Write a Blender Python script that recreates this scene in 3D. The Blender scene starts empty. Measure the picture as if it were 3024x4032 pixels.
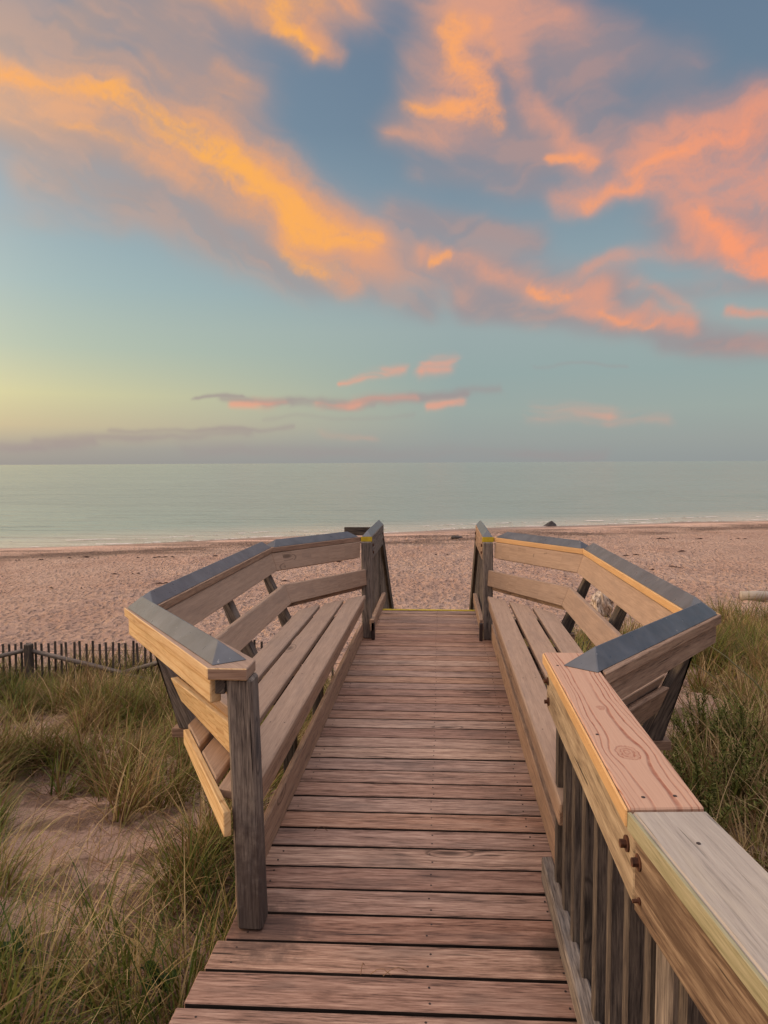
import bpy, bmesh, math, random
import numpy as np
from mathutils import Vector, Matrix, Euler
random.seed(7)
rng = np.random.default_rng(11)
scene = bpy.context.scene
COL = scene.collection

# ------------------------------------------------------------------ helpers
def lin(c):
    c = c / 255.0
    return c / 12.92 if c <= 0.04045 else ((c + 0.055) / 1.055) ** 2.4
def rgb(r, g, b, k=1.0):
    return (lin(r) * k, lin(g) * k, lin(b) * k, 1.0)

def link(o, parent=None):
    COL.objects.link(o)
    if parent is not None:
        o.parent = parent
    return o
def tag(o, label=None, cat=None, group=None, kind=None):
    if label: o['label'] = label
    if cat: o['category'] = cat
    if group: o['group'] = group
    if kind: o['kind'] = kind
    return o
def thing(name, loc, label, cat, group=None):
    o = bpy.data.objects.new(name, None)
    o.empty_display_size = 0.2
    o.location = loc
    link(o)
    return tag(o, label, cat, group)

class MB:
    """collects bevelled pieces (in world coordinates) and links them as one mesh object"""
    def __init__(self):
        self.bm = bmesh.new(); self.bm.loops.layers.uv.new('UVMap')
    def _add(self, tmp, d, bev, mat=0, uvoff=None, segs=1):
        bmesh.ops.recalc_face_normals(tmp, faces=tmp.faces)
        if bev > 0:
            bmesh.ops.bevel(tmp, geom=[e for e in tmp.edges if len(e.link_faces) == 2 and e.calc_face_angle() > 0.3], offset=bev, segments=segs, profile=0.6, affect='EDGES', clamp_overlap=True)
        uvl = tmp.loops.layers.uv.new('UVMap')
        d = Vector(d).normalized()
        ou, ov = uvoff if uvoff else (random.uniform(0, 50), random.uniform(0, 50))
        for f in tmp.faces:
            n = f.normal
            f.material_index = mat
            if abs(n.dot(d)) > 0.8:
                a = n.orthogonal().normalized(); b = n.cross(a)
                for l in f.loops:
                    l[uvl].uv = (l.vert.co.dot(a) * 0.6 + ou, l.vert.co.dot(b) + ov)
            else:
                b = n.cross(d).normalized()
                off = round(b.dot(Vector((1.3, 2.1, 3.7))), 1)
                for l in f.loops:
                    l[uvl].uv = (l.vert.co.dot(d) + ou, l.vert.co.dot(b) + ov + off)
        me = bpy.data.meshes.new('t'); tmp.to_mesh(me); tmp.free()
        self.bm.from_mesh(me); bpy.data.meshes.remove(me)
    def hexa(self, bot, top, d, bev=0.003, mat=0, uvoff=None):
        """prism between two polygons with the same number of points"""
        t = bmesh.new()
        vb = [t.verts.new(p) for p in bot]; vt = [t.verts.new(p) for p in top]
        n = len(bot)
        t.faces.new(vb[::-1]); t.faces.new(vt)
        for i in range(n):
            t.faces.new((vb[i], vb[(i + 1) % n], vt[(i + 1) % n], vt[i]))
        self._add(t, d, bev, mat, uvoff); return self
    def loft(self, secs, d, bev=0.003, mat=0):
        t = bmesh.new(); rings = [[t.verts.new(p) for p in sc] for sc in secs]; n = len(secs[0])
        for i in range(len(rings) - 1):
            for k in range(n):
                t.faces.new((rings[i][k], rings[i][(k+1) % n], rings[i+1][(k+1) % n], rings[i+1][k]))
        t.faces.new(rings[0][::-1]); t.faces.new(rings[-1])
        self._add(t, d, bev, mat); return self
    def poly(self, pts, z0, z1, d, bev=0.003, mat=0, uvoff=None):
        return self.hexa([(p[0], p[1], z0) for p in pts], [(p[0], p[1], z1) for p in pts], d, bev, mat, uvoff)
    def beam(self, a, b, w, h, up=(0, 0, 1), bev=0.003, mat=0, uvoff=None):
        a = Vector(a); b = Vector(b); d = (b - a).normalized()
        s = d.cross(Vector(up)).normalized(); u = s.cross(d).normalized()
        q = [(-w/2, -h/2), (w/2, -h/2), (w/2, h/2), (-w/2, h/2)]
        A = [a + s * x + u * y for x, y in q]; B = [b + s * x + u * y for x, y in q]
        return self.hexa(A, B, d, bev, mat, uvoff)
    def box(self, x0, x1, y0, y1, z0, z1, axis='y', bev=0.003, mat=0, uvoff=None):
        d = {'x': (1, 0, 0), 'y': (0, 1, 0), 'z': (0, 0, 1)}[axis]
        return self.poly([(x0, y0), (x1, y0), (x1, y1), (x0, y1)], z0, z1, d, bev, mat, uvoff)
    def disc(self, c, n, r, h, seg=10, mat=0):
        n = Vector(n).normalized(); a = n.orthogonal().normalized(); b = n.cross(a); c = Vector(c)
        p = [c + (a * math.cos(2*math.pi*i/seg) + b * math.sin(2*math.pi*i/seg)) * r for i in range(seg)]
        return self.hexa(p, [x + n * h for x in p], n, 0, mat)
    def tube(self, pts, rads, seg=8, mat=0):
        t = bmesh.new(); rings = []
        pts = [Vector(p) for p in pts]
        for i, p in enumerate(pts):
            d = (pts[min(i+1, len(pts)-1)] - pts[max(i-1, 0)]).normalized()
            a = d.cross(Vector((0.13, 0.27, 0.95))).normalized(); b = d.cross(a)
            rings.append([t.verts.new(p + (a*math.cos(2*math.pi*k/seg) + b*math.sin(2*math.pi*k/seg)) * rads[i]) for k in range(seg)])
        for i in range(len(rings)-1):
            for k in range(seg):
                t.faces.new((rings[i][k], rings[i][(k+1) % seg], rings[i+1][(k+1) % seg], rings[i+1][k]))
        t.faces.new(rings[0][::-1]); t.faces.new(rings[-1])
        self._add(t, pts[-1]-pts[0], 0, mat); return self
    def build(self, name, mats, parent=None, smooth=False):
        if not isinstance(mats, (list, tuple)): mats = [mats]
        me = bpy.data.meshes.new(name)
        if parent is not None:
            bmesh.ops.translate(self.bm, verts=self.bm.verts, vec=-parent.matrix_basis.translation if parent.parent is None else -(parent.matrix_basis.translation + parent.parent.matrix_basis.translation))
        self.bm.to_mesh(me); self.bm.free()
        for m in mats: me.materials.append(m)
        if smooth:
            me.polygons.foreach_set('use_smooth', [True] * len(me.polygons))
        o = bpy.data.objects.new(name, me)
        return link(o, parent)

# numpy value noise
def vnoise(x, y, seed=0):
    x = np.asarray(x, float); y = np.asarray(y, float)
    xi = np.floor(x).astype(np.int64); yi = np.floor(y).astype(np.int64)
    xf = x - xi; yf = y - yi
    def h(a, b):
        n = (a * 374761393 + b * 668265263 + seed * 1442695041) & 0x7fffffff
        n = ((n ^ (n >> 13)) * 1274126177) & 0x7fffffff
        n = (n ^ (n >> 16)) & 0xffff
        return n / 65535.0
    u = xf * xf * (3 - 2 * xf); v = yf * yf * (3 - 2 * yf)
    return (h(xi, yi) * (1-u) + h(xi+1, yi) * u) * (1-v) + (h(xi, yi+1) * (1-u) + h(xi+1, yi+1) * u) * v
def fbm(x, y, o=4, seed=0):
    s = 0; a = 0.5; t = 0
    for i in range(o):
        s = s + a * vnoise(x * 2**i + 13.7*i, y * 2**i + 7.1*i, seed + i); t += a; a *= 0.5
    return s / t
def sstep(a, b, x):
    t = np.clip((x - a) / (b - a), 0, 1); return t * t * (3 - 2 * t)

# ------------------------------------------------------------------ camera
HC = 1.6; PITCH = math.radians(3.971); ROLL = math.radians(0.311); YAW = math.radians(4.6)
cam = bpy.data.cameras.new('camera'); camo = bpy.data.objects.new('camera', cam); link(camo)
cam.sensor_fit = 'VERTICAL'; cam.sensor_height = 24; cam.lens = 24 * 2796 / 4032
cam.clip_start = 0.05; cam.clip_end = 60000
U = Vector((math.cos(YAW), math.sin(YAW), 0))
FW = Vector((-math.sin(YAW) * math.cos(PITCH), math.cos(YAW) * math.cos(PITCH), -math.sin(PITCH)))
V = U.cross(FW)
XI = U * math.cos(ROLL) - V * math.sin(ROLL); YI = U * math.sin(ROLL) + V * math.cos(ROLL)
camo.matrix_world = Matrix(((XI.x, YI.x, -FW.x, 0), (XI.y, YI.y, -FW.y, 0), (XI.z, YI.z, -FW.z, HC), (0, 0, 0, 1)))
scene.camera = camo

# ------------------------------------------------------------------ node helpers
class NT:
    def __init__(self, tree): self.t = tree; self.n = tree.nodes; self.l = tree.links
    def new(self, typ, **kw):
        nd = self.n.new(typ)
        for k, v in kw.items(): setattr(nd, k, v)
        return nd
    def set(self, sock, v):
        if isinstance(v, bpy.types.NodeSocket): self.l.new(v, sock)
        else: sock.default_value = v
    def math(self, op, a, b=0.0, c=None, clamp=False):
        nd = self.new('ShaderNodeMath', operation=op, use_clamp=clamp)
        self.set(nd.inputs[0], a); self.set(nd.inputs[1], b)
        if c is not None: self.set(nd.inputs[2], c)
        return nd.outputs[0]
    def vmath(self, op, a, b=None, scale=None):
        nd = self.new('ShaderNodeVectorMath', operation=op)
        self.set(nd.inputs[0], a)
        if b is not None: self.set(nd.inputs[1], b)
        if scale is not None: self.set(nd.inputs['Scale'], scale)
        return nd.outputs['Value'] if op in ('LENGTH', 'DOT_PRODUCT', 'DISTANCE') else nd.outputs[0]
    def mapr(self, v, a, b, c=0.0, d=1.0, smooth=False):
        nd = self.new('ShaderNodeMapRange', interpolation_type='SMOOTHSTEP' if smooth else 'LINEAR', clamp=True)
        for i, x in zip(range(5), (v, a, b, c, d)): self.set(nd.inputs[i], x)
        return nd.outputs[0]
    def noise(self, vec, scale, detail=3, rough=0.5, dist=0.0, out='Fac'):
        nd = self.new('ShaderNodeTexNoise')
        self.set(nd.inputs['Vector'], vec); self.set(nd.inputs['Scale'], scale)
        nd.inputs['Detail'].default_value = detail; nd.inputs['Roughness'].default_value = rough
        nd.inputs['Distortion'].default_value = dist
        return nd.outputs[out]
    def mapping(self, vec, loc=(0,0,0), rot=(0,0,0), scale=(1,1,1), typ='POINT'):
        nd = self.new('ShaderNodeMapping', vector_type=typ)
        self.set(nd.inputs['Vector'], vec)
        self.set(nd.inputs['Location'], loc); self.set(nd.inputs['Rotation'], rot); self.set(nd.inputs['Scale'], scale)
        return nd.outputs[0]
    def mix(self, f, a, b, mode='MIX'):
        nd = self.new('ShaderNodeMix', data_type='RGBA', blend_type=mode)
        self.set(nd.inputs[0], f); self.set(nd.inputs[6], a); self.set(nd.inputs[7], b)
        return nd.outputs[2]
    def ramp(self, f, stops, interp='LINEAR'):
        nd = self.new('ShaderNodeValToRGB'); cr = nd.color_ramp; cr.interpolation = interp
        while len(cr.elements) > 1: cr.elements.remove(cr.elements[-1])
        cr.elements[0].position = stops[0][0]; cr.elements[0].color = stops[0][1]
        for p, c in stops[1:]:
            e = cr.elements.new(p); e.color = c
        self.set(nd.inputs[0], f); return nd.outputs[0]
    def sep(self, v):
        nd = self.new('ShaderNodeSeparateXYZ'); self.set(nd.inputs[0], v); return nd.outputs
    def comb(self, x, y, z=0.0):
        nd = self.new('ShaderNodeCombineXYZ')
        for i, s in enumerate((x, y, z)): self.set(nd.inputs[i], s)
        return nd.outputs[0]
    def hsv(self, c, h=0.5, s=1.0, v=1.0):
        nd = self.new('ShaderNodeHueSaturation')
        self.set(nd.inputs['Hue'], h); self.set(nd.inputs['Saturation'], s); self.set(nd.inputs['Value'], v); self.set(nd.inputs['Color'], c)
        return nd.outputs[0]
    def bump(self, h, strength, dist, normal=None):
        nd = self.new('ShaderNodeBump'); self.set(nd.inputs['Height'], h)
        nd.inputs['Strength'].default_value = strength; nd.inputs['Distance'].default_value = dist
        if normal is not None: self.l.new(normal, nd.inputs['Normal'])
        return nd.outputs[0]

def new_mat(name):
    m = bpy.data.materials.new(name); m.use_nodes = True
    t = NT(m.node_tree); b = t.n['Principled BSDF']
    return m, t, b

def wood(name, dark, base, light, fine=70.0, contrast=1.0, crack=0.5, knots=0.35, var=0.18, rough=0.85,
         patch=None, patch_amt=0.0, rings=0.0, ring_col=None, spec=0.25, bump=0.5):
    """boards with long-grain streaks, cracks, knots and per-board variation (UV: u along the grain, v across, metres)"""
    m, t, b = new_mat(name)
    uv = t.new('ShaderNodeUVMap').outputs[0]
    isl = t.new('ShaderNodeNewGeometry').outputs['Random Per Island']
    warp = t.noise(t.mapping(uv, scale=(1.6, 6, 1)), 1.0, 2, 0.5)
    uvx = t.sep(uv)
    vv = t.math('ADD', uvx[1], t.math('MULTIPLY', t.math('SUBTRACT', warp, 0.5), 0.035))
    # knots bend the grain
    kv = t.comb(t.math('MULTIPLY', uvx[0], 2.1), t.math('MULTIPLY', uvx[1], 6.0))
    vor = t.new('ShaderNodeTexVoronoi'); t.set(vor.inputs['Vector'], kv); vor.inputs['Scale'].default_value = 1.0
    kd = vor.outputs['Distance']; kc = t.sep(vor.outputs['Color'])[0]
    kon = t.math('LESS_THAN', kc, knots)
    kring = t.math('MULTIPLY', t.mapr(kd, 0.34, 0.02, 0, 1, True), kon)
    vv = t.math('ADD', vv, t.math('MULTIPLY', kring, 0.012))
    g = t.comb(t.math('MULTIPLY', uvx[0], 9.0), t.math('MULTIPLY', vv, fine * 2.6))
    n1 = t.noise(g, 1.0, 5, 0.68)
    g2 = t.comb(t.math('MULTIPLY', uvx[0], 1.6), t.math('MULTIPLY', vv, fine * 0.6))
    n2 = t.noise(g2, 1.0, 3, 0.55)
    f = t.math('ADD', t.math('MULTIPLY', n1, 0.75), t.math('MULTIPLY', n2, 0.4))
    f = t.math('ADD', t.math('MULTIPLY', t.math('SUBTRACT', f, 0.575), 2.6 * contrast), 0.5, clamp=True)
    col = t.ramp(f, [(0.0, dark), (0.42, base), (1.0, light)])
    if rings > 0:
        rf = t.math('ADD', t.math('MULTIPLY', vv, 95.0), t.math('MULTIPLY', t.noise(t.mapping(uv, scale=(0.9, 4, 1)), 1.0, 2, 0.5), 7.0))
        rs = t.math('ABSOLUTE', t.math('SINE', rf))
        rm = t.math('MULTIPLY', t.mapr(rs, 0.42, 0.02, 0, 1, True), rings)
        col = t.mix(rm, col, ring_col or dark)
    # knot discs
    kk = t.math('MULTIPLY', t.mapr(kd, 0.16, 0.05, 0, 1, True), kon)
    col = t.mix(t.math('MULTIPLY', kk, 0.75), col, tuple(c * 0.55 for c in dark[:3]) + (1,))
    kr = t.math('MULTIPLY', t.math('MULTIPLY', t.mapr(t.math('ABSOLUTE', t.math('SUBTRACT', kd, 0.2)), 0.03, 0.0, 0, 1, True), kon), 0.6)
    col = t.mix(kr, col, tuple(c * 0.6 for c in dark[:3]) + (1,))
    # cracks
    cg = t.comb(t.math('MULTIPLY', uvx[0], 3.0), t.math('MULTIPLY', vv, fine * 1.9))
    cn = t.noise(cg, 1.0, 2, 0.45)
    cm = t.mapr(cn, 0.335, 0.27, 0, crack, True)
    col = t.mix(cm, col, tuple(c * 0.25 for c in dark[:3]) + (1,))
    # blotches / staining
    bl = t.noise(t.mapping(uv, scale=(2.5, 9, 1)), 1.0, 3, 0.6)
    if patch is not None:
        col = t.mix(t.math('MULTIPLY', t.mapr(bl, 0.45, 0.72, 0, 1, True), patch_amt), col, patch)
    vr = t.math('ADD', t.math('MULTIPLY', t.math('SUBTRACT', isl, 0.5), 2 * var), 1.0)
    vr = t.math('MULTIPLY', vr, t.mapr(bl, 0.25, 0.75, 0.88, 1.12))
    col = t.hsv(col, t.math('ADD', 0.5, t.math('MULTIPLY', t.math('SUBTRACT', isl, 0.5), 0.012)), t.mapr(t.math('FRACT', t.math('MULTIPLY', isl, 7.3)), 0, 1, 0.88, 1.12), vr)
    t.set(b.inputs['Base Color'], col)
    t.set(b.inputs['Roughness'], t.mapr(n1, 0.3, 0.7, rough - 0.12, min(1, rough + 0.1)))
    b.inputs['Specular IOR Level'].default_value = spec
    h = t.math('SUBTRACT', t.math('MULTIPLY', n1, 0.6), t.math('MULTIPLY', cm, 1.2))
    h = t.math('SUBTRACT', h, t.math('MULTIPLY', kk, 0.6))
    t.set(b.inputs['Normal'], t.bump(h, bump, 0.004))
    return m

# ------------------------------------------------------------------ materials
M = {}
M['deck'] = wood('deck_wood', rgb(70, 52, 45), rgb(148, 115, 99), rgb(192, 159, 140), fine=50, contrast=1.25, crack=0.95, knots=0.25, var=0.17, patch=rgb(80, 68, 64), patch_amt=0.55)
M['grey'] = wood('weathered_grey_wood', rgb(46, 42, 42), rgb(108, 98, 92), rgb(152, 140, 130), fine=55, contrast=1.25, crack=0.95, knots=0.3, var=0.10, patch=rgb(84, 84, 88), patch_amt=0.5)
M['darkgrey'] = wood('dark_weathered_wood', rgb(34, 30, 30), rgb(74, 66, 62), rgb(116, 104, 94), fine=50, contrast=1.2, crack=0.9, knots=0.4, var=0.12)
M['brown'] = wood('brown_weathered_wood', rgb(78, 62, 54), rgb(142, 116, 100), rgb(178, 150, 130), fine=50, contrast=0.9, crack=0.6, knots=0.2, var=0.08)
M['bench'] = wood('smooth_bench_board', rgb(112, 92, 80), rgb(154, 129, 113), rgb(182, 156, 138), fine=80, contrast=0.75, crack=0.2, knots=0.06, var=0.06, rough=0.72, bump=0.25, patch=rgb(122, 104, 94), patch_amt=0.5)
M['pale'] = wood('new_pine', rgb(160, 122, 84), rgb(200, 168, 128), rgb(220, 194, 156), fine=40, contrast=0.8, crack=0.2, knots=0.25, var=0.05, rings=0.5, ring_col=rgb(166, 114, 64))
M['rust'], _t, _b = new_mat('rusty_steel')
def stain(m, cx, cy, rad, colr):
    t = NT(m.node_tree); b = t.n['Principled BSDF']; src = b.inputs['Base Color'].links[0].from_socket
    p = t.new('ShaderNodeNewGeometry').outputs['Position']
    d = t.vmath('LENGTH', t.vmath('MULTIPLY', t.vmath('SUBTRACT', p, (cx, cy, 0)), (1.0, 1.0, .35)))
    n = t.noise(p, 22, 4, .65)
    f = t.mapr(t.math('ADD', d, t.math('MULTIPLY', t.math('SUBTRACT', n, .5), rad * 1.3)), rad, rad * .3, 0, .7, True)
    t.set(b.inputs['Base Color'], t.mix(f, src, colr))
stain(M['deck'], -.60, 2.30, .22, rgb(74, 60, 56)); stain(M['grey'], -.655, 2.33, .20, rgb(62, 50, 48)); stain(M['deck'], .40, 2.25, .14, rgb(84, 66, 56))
_c = _t.noise(_t.new('ShaderNodeTexCoord').outputs['Object'], 60, 3)
_t.set(_b.inputs['Base Color'], _t.ramp(_c, [(0.3, rgb(50, 30, 24)), (0.7, rgb(108, 68, 48))]))
_b.inputs['Roughness'].default_value = 0.8; _b.inputs['Metallic'].default_value = 0.3
M['nail'], _t, _b = new_mat('dark_nail'); _b.inputs['Base Color'].default_value = rgb(48, 34, 32); _b.inputs['Roughness'].default_value = 0.7
M['wire'], _t, _b = new_mat('fence_wire'); _b.inputs['Base Color'].default_value = rgb(70, 60, 55); _b.inputs['Metallic'].default_value = 0.6; _b.inputs['Roughness'].default_value = 0.6
def painted(name, c1, c2, rough, scale=30, bump=0.1, chips=None):
    m, t, b = new_mat(name)
    co = t.new('ShaderNodeTexCoord').outputs['Object']
    n = t.noise(co, scale, 4, 0.6); n2 = t.noise(co, 4, 3, 0.6)
    sp = t.new('ShaderNodeNewGeometry').outputs['Position']; st_ = t.noise(t.mapping(sp, scale=(9, 9, 3)), 1.0, 5, .65)
    c = t.mix(t.mapr(t.math('ADD', t.math('MULTIPLY', n, 0.5), t.math('MULTIPLY', n2, 0.5)), 0.35, 0.65), c1, c2)
    c = t.hsv(c, .5, 1.0, t.mapr(st_, .3, .7, .72, 1.22))
    if chips:
        c = t.mix(t.mapr(t.noise(co, 55, 2, 0.5), 0.73, 0.76, 0, 0.8), c, chips)
    t.set(b.inputs['Base Color'], c)
    t.set(b.inputs['Roughness'], t.mapr(n, 0.3, 0.7, rough - 0.1, rough + 0.1))
    t.set(b.inputs['Normal'], t.bump(n, bump, 0.003))
    return m
M['slate'] = painted('slate_grey_board', rgb(74, 76, 84), rgb(88, 89, 94), 0.36, chips=rgb(150, 146, 142))
M['gap_shade'] = wood('gap_shade_side', rgb(22, 18, 17), rgb(44, 37, 34), rgb(70, 58, 52), fine=50)  # plank sides coloured dark so the gaps between planks look shaded
M['yellow'] = painted('yellow_paint', rgb(190, 160, 20), rgb(212, 184, 40), 0.55, chips=rgb(120, 95, 60))

# handrail cap: fresh red pine with strong rings flowing round a knot
def ring_pine(knot_list, bx0, by0):
    m, t, b = new_mat('red_pine_rings')
    co = t.new('ShaderNodeNewGeometry').outputs['Position']
    s = t.sep(co)
    u0 = s[1]; v0 = s[0]
    wv = t.noise(t.comb(t.math('MULTIPLY', u0, 1.8), t.math('MULTIPLY', v0, 7.0)), 1.0, 2, 0.45)
    wv2 = t.noise(t.comb(t.math('MULTIPLY', u0, 14), t.math('MULTIPLY', v0, 40)), 1.0, 3, 0.5)
    v = t.math('ADD', t.math('ADD', v0, t.math('MULTIPLY', t.math('SUBTRACT', wv, 0.5), 0.05)), t.math('MULTIPLY', t.math('SUBTRACT', wv2, 0.5), 0.005))
    fld = t.math('SUBTRACT', v, bx0)
    inner = None; discm = None
    for (ky, kx, a, st) in knot_list:
        du = t.math('MULTIPLY', t.math('SUBTRACT', u0, ky), st)
        dv = t.math('SUBTRACT', v0, kx)
        r2 = t.math('ADD', t.math('MULTIPLY', du, du), t.math('MULTIPLY', dv, dv))
        r = t.math('SQRT', r2)
        push = t.math('DIVIDE', a * a, t.math('MAXIMUM', r2, a * a * 0.9))
        fld = t.math('SUBTRACT', fld, t.math('MULTIPLY', t.math('MULTIPLY', dv, push), 0.95))
        rr = t.math('ADD', r, t.math('MULTIPLY', t.math('SUBTRACT', t.noise(co, 45, 3), 0.5), 0.02))
        dm = t.mapr(rr, a * 1.02, a * 0.92)
        rg = t.mapr(t.math('SINE', t.math('MULTIPLY', t.math('ADD', rr, t.math('MULTIPLY', t.noise(co, 110, 2), a * 0.35)), 6.28 / (a * 0.33))), 0.2, 0.9, 0, 1, True)
        mm = t.math('MULTIPLY', dm, t.math('ADD', 0.25, t.math('MULTIPLY', rg, 0.6)))
        inner = mm if inner is None else t.math('MAXIMUM', inner, mm)
        discm = dm if discm is None else t.math('MAXIMUM', discm, dm)
    fc = t.math('SUBTRACT', fld, 0.078)
    wav = t.math('SINE', t.math('MULTIPLY', t.math('MULTIPLY', fc, t.math('ABSOLUTE', fc)), 5600.0))
    ln = t.mapr(wav, 0.45, 0.98, 0, 1, True)
    amp = t.mapr(t.noise(t.comb(t.math('MULTIPLY', u0, 1.0), t.math('MULTIPLY', fld, 40.0)), 1.0, 1, 0.5), 0.38, 0.6, 0.25, 1.0, True)
    ln = t.math('MULTIPLY', t.math('MULTIPLY', ln, amp), t.math('SUBTRACT', 1.0, discm))
    ln = t.math('MAXIMUM', ln, inner)
    fine = t.noise(t.comb(t.math('MULTIPLY', u0, 6), t.math('MULTIPLY', v, 300)), 1.0, 3, 0.6)
    base = t.mix(fine, rgb(172, 134, 114), rgb(198, 162, 140))
    col = t.mix(t.math('MULTIPLY', t.math('MULTIPLY', ln, t.mapr(t.noise(co, 25, 4, .6), .3, .6, .45, 1.0)), 0.85), base, rgb(138, 78, 58))
    t.set(b.inputs['Base Color'], col); b.inputs['Roughness'].default_value = 0.75
    b.inputs['Specular IOR Level'].default_value = 0.25
    t.set(b.inputs['Normal'], t.bump(t.math('SUBTRACT', t.math('MULTIPLY', fine, 0.3), ln), 0.35, 0.003))
    return m
M['redpine'] = ring_pine([(1.645, 0.431, 0.027, 0.62), (1.95, 0.436, 0.011, 0.6)], 0.36, 0)
M['greypale'] = wood('pale_greyed_board', rgb(104, 96, 90), rgb(160, 150, 142), rgb(184, 174, 164), fine=60, contrast=0.7, crack=0.6, knots=0.12, var=0.02, patch=rgb(160, 148, 120), patch_amt=0.2)
M['mossy'] = wood('algae_stained_edge', rgb(104, 98, 74), rgb(144, 138, 112), rgb(176, 168, 146), fine=60, contrast=0.8, crack=0.3, knots=0.1, var=0.02)
M['sunlit_edge'] = wood('sunlit_pine_edge', rgb(156, 118, 80), rgb(190, 152, 112), rgb(206, 172, 134), fine=120, contrast=0.6, crack=0.1, knots=0.0, var=0.03)  # pine edge in a sunlit tone, warm side light put into the colour
M['tanrail'] = wood('tan_weathered_rail', rgb(84, 70, 58), rgb(148, 130, 110), rgb(190, 172, 150), fine=46, contrast=0.95, crack=0.9, knots=0.15, var=0.03, patch=rgb(96, 76, 62), patch_amt=0.7)
M['darkrail'] = wood('brown_streaked_rail', rgb(54, 42, 36), rgb(104, 84, 70), rgb(158, 138, 118), fine=48, contrast=1.05, crack=0.95, knots=0.1, var=0.03, patch=rgb(72, 56, 46), patch_amt=0.7)

# ------------------------------------------------------------------ terrain height
ZSEA = -3.6
def shore_y(x):
    return 53.9 + 0.407 * np.clip(x, -60, 90) + 0.9 * np.sin(x * 0.11 + 1.0) + 0.35 * np.sin(x * 0.37)
def ground(x, y):
    x = np.asarray(x, float); y = np.asarray(y, float)
    base = np.interp(y, [-20, 2, 5, 8, 11.7, 15], [-0.5, -0.62, -1.0, -1.7, -2.35, -2.6])
    ys = shore_y(x)
    t = (y - 15) / np.maximum(ys - 15, 10)
    beach = -2.6 - 1.0 * np.clip(t, 0, 1) ** 1.15 - np.clip(y - ys, 0, 60) * 0.06
    z = np.where(y > 15, beach, base)
    dune = 1 - sstep(11.5, 15, y)
    right = sstep(0.9, 2.4, x) * (1 - sstep(13, 17, y))
    z = z + right * 0.35
    away = sstep(0.9, 2.2, np.abs(x + 0.13))
    z = z + dune * away * (fbm(x * 0.9 + 3, y * 0.9, 3, 5) - 0.5) * 0.5
    z = z + dune * (fbm(x * 4, y * 4, 3, 9) - 0.5) * 0.07
    bz = sstep(10.5, 14, y) * (1 - sstep(-7, -1.5, y - ys))
    foot = fbm(x * 5.2 + 0.8 * fbm(x, y, 2, 3), y * 4.0, 3, 21)
    z = z + bz * ((foot - 0.5) * 0.17 + (fbm(x * 0.35, y * 0.35, 2, 33) - 0.5) * 0.16)
    return z

def grid_mesh(name, xs, ys, zf, mat):
    X, Y = np.meshgrid(xs, ys); Z = zf(X, Y)
    co = np.stack([X, Y, Z], -1).reshape(-1, 3)
    nx, ny = len(xs), len(ys)
    i = np.arange(nx - 1)[None, :] + np.arange(ny - 1)[:, None] * nx
    q = np.stack([i, i + 1, i + 1 + nx, i + nx], -1).reshape(-1, 4)
    me = bpy.data.meshes.new(name)
    me.vertices.add(len(co)); me.vertices.foreach_set('co', co.ravel())
    me.loops.add(q.size); me.loops.foreach_set('vertex_index', q.ravel())
    me.polygons.add(len(q)); me.polygons.foreach_set('loop_start', np.arange(0, q.size, 4)); me.polygons.foreach_set('loop_total', np.full(len(q), 4))
    me.polygons.foreach_set('use_smooth', np.ones(len(q), bool))
    me.update(); me.materials.append(mat)
    return link(bpy.data.objects.new(name, me))

def axis_pts(segs):
    out = []
    for a, b, s in segs:
        n = max(1, int(round((b - a) / s))); out += list(np.linspace(a, b, n, endpoint=False))
    out.append(segs[-1][1]); return np.array(out)

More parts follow.
